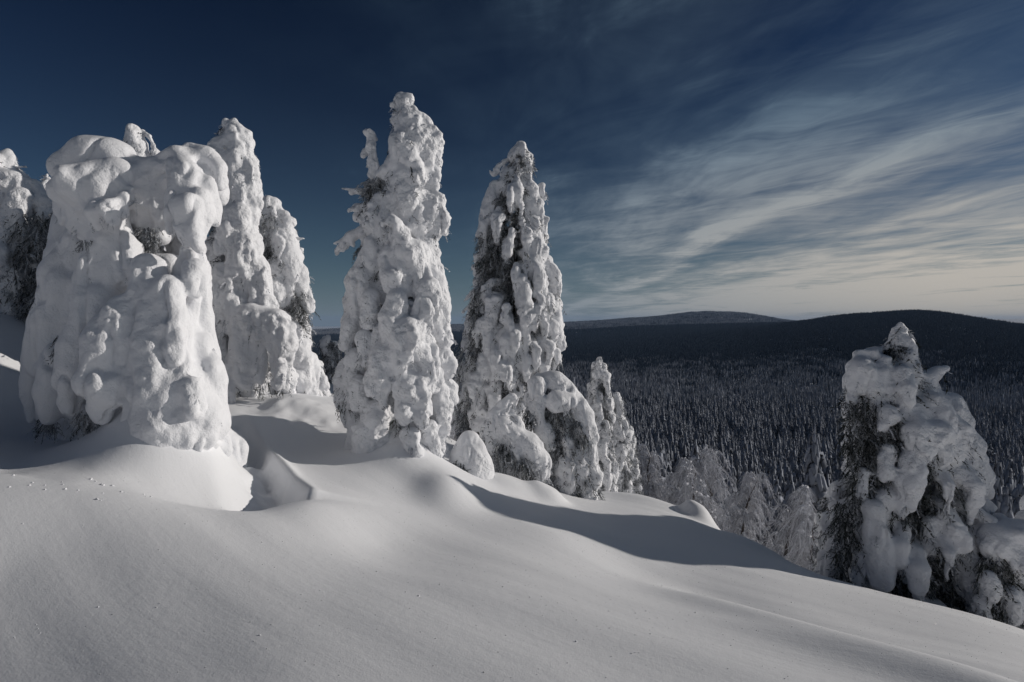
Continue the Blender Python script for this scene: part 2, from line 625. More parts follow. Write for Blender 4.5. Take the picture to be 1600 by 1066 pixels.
gx = stretch(-8.6, 7.2, 0.055, -24000, 24000, 1.075)
gy = stretch(2.6, 12.6, 0.055, -3000, 26000, 1.075)
X, Y = np.meshgrid(gx, gy, indexing='ij')
Z = H(X.ravel(), Y.ravel())
nx, ny = X.shape
ii = np.arange(nx * ny).reshape(nx, ny)
quads = np.stack([ii[:-1, :-1], ii[1:, :-1], ii[1:, 1:], ii[:-1, 1:]], -1).reshape(-1, 4)
ground = link('snow_ground', make_mesh('snow_ground', np.stack([X.ravel(), Y.ravel(), Z], 1), quads, M['ground']))
tag(ground, 'smooth wind-packed snow slope falling away to the forested valley', None, kind='structure')


# ------------------------------------------------------------------ snow sculpting (signed field -> mesh)
class Field:
    def __init__(self, lo, hi, h, k):
        self.h, self.k = h, k
        self.lo = np.array(lo, float)
        self.n = np.maximum(np.ceil((np.array(hi) - self.lo) / h).astype(int), 4) + 1
        self.S = np.zeros(self.n, np.float32)
        self.best = np.full(self.n, 9.0, np.float32)
        self.lab = np.zeros(self.n, np.int16)
        self.label = 0
        self.ax = [self.lo[i] + h * np.arange(self.n[i]) for i in range(3)]

    def cone(self, a, b, r0, r1, sq=1.0):
        """tapered capsule; sq < 1 flattens it vertically"""
        pad = max(r0, r1) + 5 * self.k
        lo = np.minimum(a, b) - pad
        hi = np.maximum(a, b) + pad
        i0 = np.clip(np.floor((lo - self.lo) / self.h).astype(int), 0, self.n)
        i1 = np.clip(np.ceil((hi - self.lo) / self.h).astype(int) + 1, 0, self.n)
        if (i1 <= i0).any():
            return
        x = self.ax[0][i0[0]:i1[0], None, None].astype(np.float32)
        y = self.ax[1][None, i0[1]:i1[1], None].astype(np.float32)
        z = self.ax[2][None, None, i0[2]:i1[2]].astype(np.float32)
        ab = b - a
        L = float(ab @ ab) + 1e-9
        t = np.clip(((x - a[0]) * ab[0] + (y - a[1]) * ab[1] + (z - a[2]) * ab[2]) / L, 0, 1)
        d = np.sqrt((x - a[0] - t * ab[0]) ** 2 + (y - a[1] - t * ab[1]) ** 2 + ((z - a[2] - t * ab[2]) / sq) ** 2) - (r0 + (r1 - r0) * t)
        sl = (slice(i0[0], i1[0]), slice(i0[1], i1[1]), slice(i0[2], i1[2]))
        self.S[sl] += np.exp(np.clip(-d / self.k, -30, 30))
        m = d < self.best[sl]
        self.best[sl][m] = d[m]
        self.lab[sl][m] = self.label

    def path(self, pts, rad):
        for i in range(len(pts) - 1):
            self.cone(pts[i], pts[i + 1], rad[i], rad[i + 1])
        if len(pts) == 1:
            self.cone(pts[0], pts[0] + 1e-4, rad[0], rad[0])

    def mesh(self):
        phi = -self.k * np.log(np.maximum(self.S, 1e-7))
        for a in range(3):                 # close the field at its box
            s = [slice(None)] * 3
            for e in (0, -1):
                s[a] = e
                phi[tuple(s)] = np.maximum(phi[tuple(s)], self.k)
        ins = phi < 0
        c = [ins[i:ins.shape[0] - 1 + i, j:ins.shape[1] - 1 + j, k:ins.shape[2] - 1 + k] for i in (0, 1) for j in (0, 1) for k in (0, 1)]
        cnt = sum(q.astype(np.int8) for q in c)
        act = (cnt > 0) & (cnt < 8)
        I, J, K = np.nonzero(act)
        vid = np.full(act.shape, -1, np.int32)
        vid[act] = np.arange(len(I))
        cv = {}
        for i in (0, 1):
            for j in (0, 1):
                for k in (0, 1):
                    cv[i, j, k] = phi[I + i, J + j, K + k]
        acc = np.zeros((len(I), 3))
        n = np.zeros(len(I))
        for ax_ in range(3):
            for u in (0, 1):
                for v in (0, 1):
                    p0 = [u, v]
                    p0.insert(ax_, 0)
                    p1 = [u, v]
                    p1.insert(ax_, 1)
                    a, b_ = cv[tuple(p0)], cv[tuple(p1)]
                    m = (a < 0) != (b_ < 0)
                    t = np.where(m, a / np.where(m, a - b_, 1), 0)
                    off = np.array(p0, float)[None, :].repeat(len(I), 0)
                    off[:, ax_] = t
                    acc[m] += off[m]
                    n[m] += 1
        verts = self.lo + self.h * (np.stack([I, J, K], 1) + acc / np.maximum(n, 1)[:, None])
        F = []
        for ax_ in range(3):
            s0 = [slice(1, -1)] * 3
            s1 = [slice(1, -1)] * 3
            s0[ax_] = slice(0, -1)
            s1[ax_] = slice(1, None)
            A, B = ins[tuple(s0)], ins[tuple(s1)]
            e = np.nonzero(A != B)
            idx = [e[0] + 1, e[1] + 1, e[2] + 1]
            idx[ax_] = e[ax_]
            o1, o2 = [a for a in range(3) if a != ax_]
            q = []
            for d1, d2 in ((-1, -1), (0, -1), (0, 0), (-1, 0)):
                t = [idx[0].copy(), idx[1].copy(), idx[2].copy()]
                t[o1] += d1
                t[o2] += d2
                q.append(vid[t[0], t[1], t[2]])
            q = np.stack(q, 1)
            flip = A[e] if ax_ != 1 else ~A[e]
            q[~flip] = q[~flip][:, ::-1]
            F.append(q)
        F = np.vstack(F)
        F = F[(F >= 0).all(1)]
        self.vlab = self.lab[I, J, K]
        return verts, F


def normals(v, f):
    a, b, c, d = v[f[:, 0]], v[f[:, 1]], v[f[:, 2]], v[f[:, 3]]
    fn = np.cross(c - a, d - b)
    n = np.zeros_like(v)
    for i in range(4):
        np.add.at(n, f[:, i], fn)
    return n / (np.linalg.norm(n, axis=1, keepdims=True) + 1e-12)


def weather(v, f, seed, lump=0.05, rime=0.05, fine=0.018, s=1.0, groove=0.05, calm=None):
    """snow tops stay smooth; flanks and undersides carry knobbly rime"""
    n = normals(v, f)
    side = 1 - sstep(0.25, 0.95, n[:, 2])
    p = v.copy()
    patch = sstep(-0.5, 0.5, vnoise(p, 1.6 / s, seed + 50))
    d = lump * vnoise(p, 2.3 / s, seed) + 0.5 * lump * vnoise(p, 4.8 / s, seed + 3)
    w1 = worley(p, 5.5 / s, seed + 5)
    d += rime * (0.55 - w1) * side * (0.35 + 0.65 * patch)
    w2 = worley(p, 14.0 / s, seed + 9)
    d += fine * (0.55 - w2) * (0.15 + 0.85 * side) * (0.3 + 0.7 * patch)
    # creases between hanging tongues of snow
    q = p * [1, 1, 0.42]
    g = vnoise(q, 2.9 / s, seed + 21) + 0.4 * vnoise(q, 6.5 / s, seed + 22)
    d -= groove * np.clip(1 - np.abs(g) * 2.2, 0, 1) ** 2 * side
    if calm is not None:                # the drift round the foot stays smooth
        d = d * sstep(calm[0], calm[1], v[:, 2])
    return v + n * d[:, None]


# ------------------------------------------------------------------ twigs with needles
def twigs(orig, dirs, length, width, frost, rng, seg=2, sag=0.5):
    """many small drooping needle sprays: crossed tapering ribbons"""
    V, F, A = [], [], []
    n = len(orig)
    dirs = dirs / (np.linalg.norm(dirs, axis=1, keepdims=True) + 1e-9)
    side = np.cross(dirs, rng.normal(size=(n, 3)))
    side /= np.linalg.norm(side, axis=1, keepdims=True) + 1e-9
    side2 = np.cross(dirs, side)
    base = 0
    for sd in (side, side2):
        rows = []
        for k in range(seg + 1):
            t = k / seg
            c = orig + dirs * (length * t)[:, None] + np.array([0, 0, -1.0]) * (sag * length * t * t)[:, None]
            w = width * (0.55 + 0.9 * t * (1 - t) * 2 - 0.45 * t) if k < seg else width * 0.08
            rows.append(c - sd * w[:, None])
            rows.append(c + sd * w[:, None])
        m = 2 * (seg + 1)
        V.append(np.stack(rows, 1).reshape(-1, 3))
        idx = base + np.arange(n)[:, None] * m
        for k in range(seg):
            F.append(np.concatenate([idx + 2 * k, idx + 2 * k + 1, idx + 2 * k + 3, idx + 2 * k + 2], 1))
        A.append(np.repeat(frost, m))
        base += n * m
    return np.vstack(V), np.vstack(F), np.concatenate(A)


def sprigs(O, D, length, rng, per=7):
    """needle-bearing twig ends: short blades set alternately along a stem"""
    D = D / (np.linalg.norm(D, axis=1, keepdims=True) + 1e-9)
    side = np.cross(D, rng.normal(size=D.shape))
    side /= np.linalg.norm(side, axis=1, keepdims=True) + 1e-9
    o2, d2, l2, w2, ix = [O], [D], [length], [length * 0.035], [np.arange(len(O))]
    for q in range(per):
        t = (q + 0.6) / per
        sg = 1 if q % 2 else -1
        tw = rng.normal(size=D.shape) * 0.35
        o2.append(O + D * (length * t)[:, None] + np.array([0, 0, -1.0]) * (0.5 * length * t * t)[:, None])
        d2.append(D * 0.75 + side * sg * 0.8 + tw + [0, 0, -0.15])
        l2.append(length * rng.uniform(.28, .5, len(O)) * (1.1 - .5 * t))
        w2.append(length * rng.uniform(.03, .055, len(O)))
        ix.append(np.arange(len(O)))
    return np.vstack(o2), np.vstack(d2), np.concatenate(l2), np.concatenate(w2), np.concatenate(ix)


def blades(O, D, length, width, frost, rng):
    """one slim triangle per needle blade"""
    D = D / (np.linalg.norm(D, axis=1, keepdims=True) + 1e-9)
    sd = np.cross(D, rng.normal(size=D.shape))
    sd /= np.linalg.norm(sd, axis=1, keepdims=True) + 1e-9
    V = np.stack([O - sd * width[:, None], O + sd * width[:, None], O + D * length[:, None] + [0, 0, -1.0] * (0.25 * length)[:, None]], 1).reshape(-1, 3)
    return V, np.arange(len(V)).reshape(-1, 3), np.repeat(frost, 3)


def tube(pts, rad, sides=8):
    pts = np.asarray(pts, float)
    V, F = [], []
    for i, p in enumerate(pts):
        t = pts[min(i + 1, len(pts) - 1)] - pts[max(i - 1, 0)]
        t = t / (np.linalg.norm(t) + 1e-9)
        a = np.cross(t, [0.3, 1.0, 0.2])
        a /= np.linalg.norm(a) + 1e-9
        b_ = np.cross(t, a)
        for k in range(sides):
            an = 2 * math.pi * k / sides
            V.append(p + (a * math.cos(an) + b_ * math.sin(an)) * rad[i])
    for i in range(len(pts) - 1):
        for k in range(sides):
            k2 = (k + 1) % sides
            F.append((i * sides + k, i * sides + k2, (i + 1) * sides + k2, (i + 1) * sides + k))
    return np.array(V), np.array(F)


# ------------------------------------------------------------------ big snow-laden spruces
def snow_tree(name, label, prof, d, lobes, seed, h=0.03, k=0.02, front=0.35, sides=1.0, depth=0.85, size=(0.13, 0.36), core=0.0,
              n_twigs=1500, frost=0.35, twig_len=0.30, satellites=1.0, leaders=(), cat='tree', group=None, axis=None, base_py=None,
              gaps=(), weather_kw={}, twig_zone=None, mat='tree_snow', trunk_r=0.14, ring_min=-0.35, gap=1.5, lobe_scale=1.0, reach=(0.74, 1.08), head=0.35, rime_n=1300):
    rng = np.random.default_rng(seed)
    prof = np.array(prof, float)                       # rows: py, left px, right px
    pz = np.array([P(800, q, d)[2] for q in prof[:, 0]])
    sc = d / 889.0
    xl = (prof[:, 1] - 800) * sc
    xr = (prof[:, 2] - 800) * sc
    o = np.argsort(pz)
    pz, xl, xr = pz[o], xl[o], xr[o]
    ztop, zbot = pz[-1], pz[0]

    def cR(z):
        a, b_ = np.interp(z, pz, xl), np.interp(z, pz, xr)
        return (a + b_) / 2, (b_ - a) / 2

    Rmax = ((xr - xl) / 2).max()
    lo = [min(xl) - 0.35, d - Rmax * max(depth, 0.8) - 0.4, zbot - 0.5]
    hi = [max(xr) + 0.35, d + Rmax * max(depth, 0.8) + 0.4, ztop + head]
    F = Field(lo, hi, h, k)
    gp = [(P(g[0], g[1], d), g[2] * sc) for g in gaps]

    def blocked(p, rad):
        for g, gr in gp:                # keep the dark openings between boughs open
            if p[1] < d + 0.2 and math.hypot(p[0] * d / p[1] - g[0], (p[2] - EYE) * d / p[1] + EYE - g[2]) < gr + 0.45 * rad:
                return True
        return False

    lines = []
    for li_, lb in enumerate(lobes):
        f = lb[0]
        F.label = li_ + 1
        pts, rad = [], []
        for (px, py, r_) in lb[1:]:
            z0 = P(px, py, d)[2]
            _, Rz = cR(z0)
            y = d - f * Rz * depth
            pts.append(P(px, py, y))
            rad.append(r_ * y / 889.0 * lobe_scale)
        F.path(pts, rad)
        lines.append((pts, rad))
        ns = int(satellites * (2 + 3 * len(pts)))
        for _ in range(ns):             # smaller cushions and hanging knobs on each bough
            j = rng.integers(0, len(pts) - 1) if len(pts) > 1 else 0
            t = rng.random()
            if len(pts) > 1:
                c = pts[j] * (1 - t) + pts[j + 1] * t
                r0 = rad[j] * (1 - t) + rad[j + 1] * t
            else:
                c, r0 = pts[0], rad[0]
            dv = rng.normal(size=3) * [1, 0.6, 0.7] + [0, -0.7 if f > 0.2 else 0, -0.25]
            dv /= np.linalg.norm(dv)
            rs = r0 * rng.uniform(0.22, 0.48)
            c2 = c + dv * (r0 - rs * 0.35)
            if blocked(c2, rs):
                continue
            F.path([c2, c2 + np.array([dv[0] * .2, dv[1] * .2, -1]) * rs * rng.uniform(0.4, 1.6)], [rs, rs * rng.uniform(0.5, 0.8)])
    # boughs all round, drooping under their load
    F.label = 0
    z = ztop - 0.12
    while z > zbot + 0.1:
        c, Rz = cR(z)
        s = float(np.clip(Rz * 0.42, *size))
        n = int(round(max(3, 2 * math.pi * Rz / (1.25 * s)) * sides))
        a0 = rng.random() * 6.28
        for q in range(n):
            a = a0 + 6.2832 * q / n + rng.normal() * 0.15
            ca, sa = math.cos(a), math.sin(a)
            if sa < ring_min and rng.random() > front:
                continue
            ss = s * rng.uniform(0.6, 1.35)
            zz = z + rng.uniform(-0.5, 0.5) * s
            c, Rz2 = cR(zz)
            Re = max(Rz2 * rng.uniform(*reach) - ss * 0.42, 0.05)
            dn = np.array([ca, sa * depth])
            tw = rng.normal() * 0.12

            def q3(fr, dz):
                return np.array([c + dn[0] * Re * fr - tw * dn[1] * fr, d + dn[1] * Re * fr + tw * dn[0] * fr, zz + dz])
            pts = [q3(0.4, 0.45 * ss), q3(0.78, 0.25 * ss), q3(1.0, -0.35 * ss), q3(1.02, -1.1 * ss), q3(0.98, -1.1 * ss - ss * rng.uniform(0.1, 1.5))]
            rad = np.array([0.30, 0.46, 0.48, 0.38, 0.22]) * ss
            if blocked(pts[2], rad[2]) or blocked(pts[3], rad[3]):
                continue
            F.path(pts, rad)
            lines.append((pts, rad))
            for _ in range(int(3 * satellites)):
                j = rng.integers(1, 4)
                rs = rad[j] * rng.uniform(0.3, 0.55)
                dv = rng.normal(size=3) * [.7, .7, .6] + [ca, sa, -.3]
                dv /= np.linalg.norm(dv)
                c2 = pts[j] + dv * (rad[j] - .3 * rs)
                F.path([c2, c2 + np.array([0, 0, -1.0]) * rs * rng.uniform(0.4, 1.8)], [rs, rs * .6])
        z -= s * gap * rng.uniform(0.8, 1.2)
    if core > 0:
        zs = np.arange(zbot - 0.2, ztop - 0.3, 0.25)
        for i in range(len(zs) - 1):
            c0, r0 = cR(zs[i])
            c1, r1 = cR(zs[i + 1])
            F.cone(np.array([c0, d + 0.12 * r0, zs[i]]), np.array([c1, d + 0.12 * r1, zs[i + 1]]), r0 * core * depth, r1 * core * depth)
    v, f = F.mesh()
    kw = dict(lump=0.05, rime=0.06, fine=0.03, s=1.0)
    kw.update(weather_kw)
    v = weather(v, f, seed, **kw)
    cb, _ = cR(zbot)
    bz = zbot if base_py is None else P(800, base_py, d)[2]
    origin = np.array([cb, d, bz])
    root = empty(name, origin)
    tag(root, label, cat, group)
    # every clump of snow that can be told apart is a part of its own, cut along the creases
    vn = normals(v, f)
    fl = F.vlab[f]
    fl = np.where(fl[:, 0] == fl[:, 2], fl[:, 0], np.maximum(fl[:, 1], fl[:, 3]))
    cnt = np.bincount(fl, minlength=len(lobes) + 1)
    fl[cnt[fl] < 80] = 0
    nxt = len(lobes) + 1
    for g in np.unique(fl[fl > 0]):     # a clump is one connected piece; crumbs of it go to the rest of the load
        sel = np.nonzero(fl == g)[0]
        used, inv = np.unique(f[sel], return_inverse=True)
        inv = inv.reshape(-1, 4)
        comp = np.arange(len(used))
        while True:
            m = comp[inv].min(1)
            new = comp.copy()
            np.minimum.at(new, inv, m[:, None].repeat(4, 1))
            new = new[new]
            if (new == comp).all():
                break
            comp = new
        fc = comp[inv[:, 0]]
        ids, n_ = np.unique(fc, return_counts=True)
        for i_, c_ in zip(ids, n_):
            if c_ < 80:
                fl[sel[fc == i_]] = 0
            elif c_ < n_.max():
                fl[sel[fc == i_]] = nxt
                nxt += 1
    for g in np.unique(fl):
        ff = f[fl == g]
        used, inv = np.unique(ff, return_inverse=True)
        nm = 'snow_bough' if g else 'snow_load'
        me = make_mesh(nm, v[used] - origin, inv.reshape(ff.shape), M[mat])
        me.normals_split_custom_set_from_vertices(vn[used].tolist())
        link(nm, me, root)
    # trunk
    ct, _ = cR(ztop - 0.3)
    cm, _ = cR((ztop + zbot) / 2)
    tp = [np.array([cb, d, bz - 0.3]), np.array([(cb + cm) / 2, d, zbot * .7 + ztop * .3]), np.array([cm, d, (zbot + ztop) / 2]), np.array([ct, d, ztop - 0.35])]
    tv, tf = tube(np.array(tp) - origin, [trunk_r, trunk_r * .8, trunk_r * .55, trunk_r * .15], 10)
    link('trunk', make_mesh('trunk', tv, tf, M['bark']), root)
    # needle sprays under the boughs and inside the crown
    if n_twigs:
        O, D = [], []
        m = int(n_twigs * 0.9)
        for _ in range(m):
            pts, rad = lines[rng.integers(0, len(lines))]
            j = rng.integers(0, max(1, len(pts) - 1))
            t = rng.random()
            c = pts[j] * (1 - t) + pts[min(j + 1, len(pts) - 1)] * t
            r0 = rad[j]
            zc, _ = cR(c[2])
            out = np.array([c[0] - zc, c[1] - d, 0])
            out /= np.linalg.norm(out) + 1e-6
            off = rng.normal(size=3) * [.5, .5, .25]
            O.append(c + off * r0 - out * r0 * 0.5 + np.array([0, 0, -0.6]) * r0)
            D.append(out * rng.uniform(-0.2, .7) + rng.normal(size=3) * .4 + [0, 0, -0.8])
        for _ in range(m):
            zz = rng.uniform(zbot, ztop - .2)
            c, Rz = cR(zz)
            a = rng.random() * 6.28
            fr = rng.uniform(0.3, 0.78)
            O.append(np.array([c + math.cos(a) * Rz * fr, d + math.sin(a) * Rz * fr * depth, zz]))
            D.append(np.array([math.cos(a), math.sin(a), -0.5]) + rng.normal(size=3) * .45)
        if twig_zone:
            for (px0, py0, px1, py1, cnt, fr) in twig_zone:
                for _ in range(int(cnt * 0.8)):
                    px, py = rng.uniform(px0, px1), rng.uniform(py0, py1)
                    z0 = P(px, py, d)[2]
                    c, Rz = cR(z0)
                    O.append(P(px, py, d - Rz * depth * fr * rng.uniform(.3, 1.0)))
                    D.append(np.array([rng.normal() * .5 + (px - (px0 + px1) / 2) / (px1 - px0), -.3 + rng.normal() * .4, -0.7 + rng.normal() * .3]))
        nd = len(O)
        for _ in range(rime_n):
            pts, rad = lines[rng.integers(0, len(lines))]
            j = rng.integers(0, max(1, len(pts) - 1))
            t = rng.random()
            j2 = min(j + 1, len(pts) - 1)
            c = pts[j] * (1 - t) + pts[j2] * t
            r0 = rad[j] * (1 - t) + rad[j2] * t
            zc, _ = cR(c[2])
            dv = np.array([c[0] - zc, c[1] - d, 0.0])
            dv = dv / (np.linalg.norm(dv) + 1e-6) * .6 + rng.normal(size=3) * .8 + [0, 0, -.8]
            dv /= np.linalg.norm(dv)
            if dv[2] > 0.1:
                dv[2] *= -1
            O.append(c + dv * r0 * rng.uniform(.85, 1.02))
            D.append(dv + [0, 0, -.5] + rng.normal(size=3) * .3)
        O, D = np.array(O), np.array(D)
        n = len(O)
        fr = np.clip(rng.normal(frost, 0.28, n), 0, 1)
        fr[nd:] = np.clip(rng.normal(.9, .12, n - nd), 0, 1)
        ll = twig_len * rng.uniform(.35, .9, n)
        ll[nd:] *= 0.55
        O, D, ln, wd, ix = sprigs(O, D, ll, rng)
        wd[ix >= nd] *= 1.9
        tv, tf, ta = blades(O - origin, D, ln, wd * 1.3, np.clip(fr[ix] + rng.normal(size=len(ix)) * .1, 0, 1), rng)
        link('needle_sprays', make_mesh('needle_sprays', tv, tf, M['needles'], False, {'frost': ta}), root)
    # bare, rimed leaders and twigs that stick out
    for li in leaders:
        pts = [P(px, py, d + li.get('dy', 0)) for (px, py, _) in li['pts']]
        rad = [r_ * sc for (_, _, r_) in li['pts']]
        lo_ = np.min(pts, 0) - max(rad) - .12
        hi_ = np.max(pts, 0) + max(rad) + .12
        hh = li.get('h', 0.02)
        G = Field(lo_, hi_, hh, 0.018)
        G.path(pts, rad)
        for _ in range(li.get('knobs', 8)):
            j = rng.integers(0, len(pts) - 1)
            t = rng.random()
            c = pts[j] * (1 - t) + pts[j + 1] * t
            r0 = rad[j] * (1 - t) + rad[j + 1] * t
            rs = max(r0 * rng.uniform(.35, .7), 0.018)
            c2 = c + rng.normal(size=3) * [.7, .7, .5] * r0
            G.path([c2, c2 + np.array([rng.normal() * .6, rng.normal() * .5, -1.2]) * rs], [rs, rs * .6])
        vv, ff = G.mesh()
        if len(ff) == 0:
            continue
        vv = weather(vv, ff, seed + 77, lump=0.012, rime=0.03, fine=0.018, s=0.6)
        link(li.get('name', 'leader'), make_mesh('leader', vv - origin, ff, M[mat]), root)
    return root


# --- nearest tree, far left of the open slope
snow_tree('snow_laden_spruce', 'hooded spruce buried in thick smooth snow, leftmost of the near trees', [
    (255, 96, 200), (275, 88, 318), (300, 84, 338), (340, 86, 338), (375, 100, 330), (400, 82, 312), (440, 64, 310), (480, 57, 314),
    (514, 52, 322), (560, 40, 334), (600, 33, 347), (640, 34, 357), (680, 50, 362), (720, 100, 362), (760, 120, 362)], 8.0, [
    (0.25, (116, 266, 32), (148, 254, 38), (178, 252, 33)), (0.45, (114, 298, 32), (150, 300, 46), (186, 286, 36)), (0.3, (126, 338, 30), (162, 336, 32)),
    (0.75, (150, 332, 18), (151, 350, 12)), (0.85, (172, 326, 16), (175, 346, 10)), (0.7, (194, 314, 15), (198, 334, 10)), (0.55, (208, 300, 12), (211, 320, 8)), (0.25, (100, 318, 18), (102, 346, 13)),
    (0.5, (128, 348, 14), (130, 366, 9)), (0.15, (205, 264, 20), (235, 278, 25), (268, 262, 25)), (0.05, (212, 300, 24), (240, 312, 30), (258, 330, 24)), (-0.1, (225, 345, 20), (250, 360, 22)),
    (0.4, (281, 250, 21), (288, 274, 26), (291, 302, 25)), (0.55, (270, 306, 12), (266, 335, 10), (268, 360, 8)), (0.7, (283, 322, 13), (281, 350, 11), (279, 370, 7)), (0.7, (298, 318, 14), (300, 350, 12), (305, 380, 8)),
    (0.5, (314, 306, 14), (318, 340, 12), (318, 366, 8)), (0.3, (327, 288, 14), (333, 322, 11), (335, 348, 8)), (0.6, (290, 362, 8), (291, 382, 6)), (0.6, (308, 372, 7), (312, 390, 5)),
    (0.0, (298, 238, 16), (318, 246, 18), (334, 264, 16), (338, 290, 14)), (-0.4, (325, 252, 20), (335, 300, 20)),
    (0.35, (172, 352, 28), (190, 390, 25), (182, 425, 27), (170, 466, 20)), (0.5, (150, 378, 16), (143, 415, 19), (133, 465, 19), (136, 500, 15)),
    (0.45, (190, 400, 18), (200, 430, 16)), (-0.1, (128, 385, 32), (105, 440, 40), (92, 500, 38), (82, 560, 38)), (-0.2, (62, 545, 22), (52, 605, 19), (54, 652, 15)),
    (0.5, (150, 470, 28), (122, 540, 27), (113, 600, 25), (110, 640, 16)), (0.75, (188, 482, 23), (168, 540, 33), (160, 600, 34), (155, 646, 18)),
    (0.8, (152, 560, 20), (146, 600, 21), (148, 632, 14)), (0.8, (176, 590, 18), (172, 622, 16)), (0.55, (230, 424, 24), (238, 470, 36), (250, 540, 46), (260, 610, 54), (264, 665, 60), (266, 730, 66)),
    (0.7, (262, 450, 22), (275, 520, 24), (280, 570, 22)), (0.2, (300, 400, 18), (300, 432, 24), (296, 500, 32), (300, 560, 38)), (0.5, (302, 425, 20), (305, 450, 17)),
    (0.3, (316, 540, 20), (333, 600, 21), (344, 660, 18), (350, 702, 12)), (0.5, (290, 600, 30), (318, 650, 27), (328, 690, 18)), (0.75, (300, 600, 16), (306, 640, 14)),
    (-0.35, (190, 330, 42), (190, 450, 66), (200, 600, 92)), (-0.9, (150, 300, 50), (160, 420, 70), (180, 560, 90), (200, 660, 100)), (0.25, (90, 560, 24), (82, 610, 24), (78, 655, 14)), (0.1, (70, 440, 10), (66, 480, 12))],
    11, mat='hood_snow', h=0.03, k=0.026, head=0.6, front=0.0, sides=0.8, ring_min=0.35, size=(0.2, 0.42), n_twigs=1, frost=0.5, twig_len=0.16, satellites=0.22, base_py=700, rime_n=420,
    gaps=((224, 382, 12), (232, 372, 10)), weather_kw=dict(lump=0.035, rime=0.05, fine=0.02, s=1.1, groove=0.07, calm=(P(0, 750, 8.0)[2], P(0, 690, 8.0)[2])),
    twig_zone=[(208, 355, 246, 392, 420, .2), (88, 520, 104, 556, 120, .6), (118, 640, 150, 672, 160, .7), (60, 655, 90, 676, 100, .2), (128, 372, 146, 384, 60, .7)])

# --- behind it, bent tip over the hood; hidden body added to shade the left-edge tree
snow_tree('snow_laden_spruce', 'spruce behind the hooded one, bent snowy tip and drooping twig showing, hidden body added to shade the left-edge tree', [
    (196, 207, 216), (225, 202, 226), (262, 180, 250), (330, 150, 270), (450, 130, 290), (620, 115, 305)], 10.6, [
    (0.2, (212, 204, 8), (213, 216, 10), (217, 234, 11), (222, 256, 13)), (0.3, (206, 238, 7), (205, 252, 8))],
    12, h=0.034, k=0.022, front=0.4, sides=0.9, core=0.5, n_twigs=500, frost=0.5, satellites=0.8, base_py=640, rime_n=400, weather_kw=dict(lump=0.02, rime=0.05, fine=0.03, s=0.7),
    leaders=[dict(pts=[(214, 206, 4), (223, 206, 2.6), (233, 214, 2.6), (240, 228, 3.2), (243, 238, 5.5), (250, 247, 4), (256, 250, 2)], knobs=14, h=0.018, name='bent_twig')])

# --- the two trees behind it
snow_tree('snow_laden_spruce', 'tall peaked spruce caked in lumpy snow just behind the hooded one', [
    (184, 358, 374), (211, 342, 388), (250, 336, 399), (300, 330, 403), (330, 342, 402), (370, 330, 404), (420, 320, 414), (480, 318, 428), (540, 320, 450), (600, 322, 460), (625, 325, 462)], 11.8, [
    (0.2, (366, 189, 7), (367, 204, 14), (369, 232, 22), (372, 268, 26)), (0.3, (384, 262, 18), (392, 295, 16), (396, 318, 11)), (0.3, (345, 226, 14), (340, 260, 20), (352, 300, 20), (350, 322, 14)),
    (0.55, (372, 285, 18), (378, 315, 14)), (0.4, (368, 345, 28), (374, 378, 24)), (0.6, (382, 388, 24), (377, 425, 20), (372, 440, 12)), (0.3, (335, 395, 14), (338, 465, 20), (344, 540, 20)),
    (0.5, (352, 435, 22), (364, 478, 26), (360, 500, 18)), (0.8, (395, 498, 22), (428, 508, 24), (440, 535, 20), (443, 555, 12)), (0.75, (380, 508, 18), (376, 556, 16), (380, 598, 12)),
    (0.7, (404, 540, 12), (400, 590, 11)), (0.7, (440, 556, 14), (440, 600, 12)), (0.3, (400, 420, 20), (408, 460, 18)), (0.4, (352, 560, 16), (352, 600, 14)), (0.5, (418, 475, 14), (412, 490, 14)),
    (0.2, (330, 420, 10), (328, 500, 12), (334, 560, 12))],
    22, h=0.032, k=0.02, front=0.25, ring_min=-0.15, lobe_scale=1.1, reach=(0.85, 1.1), core=0.55, size=(0.15, 0.34), n_twigs=1400, frost=0.45, satellites=1.1, base_py=612,
    gaps=((412, 570, 14), (338, 585, 7)), weather_kw=dict(lump=0.04, rime=0.09, fine=0.04, groove=0.06))
snow_tree('snow_laden_spruce', 'lower snow-caked spruce with short twigs poking from its right shoulder', [
    (310, 412, 426), (340, 402, 456), (370, 400, 463), (430, 402, 479), (500, 406, 488), (550, 412, 491), (600, 412, 512), (625, 414, 520)], 13.0, [
    (0.2, (419, 324, 12), (413, 350, 16), (418, 374, 9)), (0.3, (446, 350, 10), (441, 375, 18), (454, 420, 18), (450, 448, 12)), (0.2, (468, 425, 13), (478, 480, 12)), (0.5, (430, 420, 16), (440, 466, 18)),
    (0.5, (454, 522, 14), (470, 560, 17), (478, 598, 13)), (0.2, (488, 560, 10), (499, 598, 11)), (0.6, (466, 588, 16), (468, 606, 12)), (0.7, (446, 500, 12), (448, 540, 12))],
    23, h=0.036, k=0.02, front=0.45, lobe_scale=1.1, core=0.4, size=(0.14, 0.32), n_twigs=2200, frost=0.42, satellites=1.0, base_py=618,
    gaps=((462, 478, 13),), twig_zone=[(450, 455, 476, 505, 260, .8)], weather_kw=dict(lump=0.04, rime=0.07, fine=0.025),
    leaders=[dict(pts=[(455, 372, 3), (466, 373, 2), (476, 373, 1.2)], knobs=3, name='twig'), dict(pts=[(458, 384, 3.5), (470, 391, 3), (475, 396, 2)], knobs=3, name='twig')])

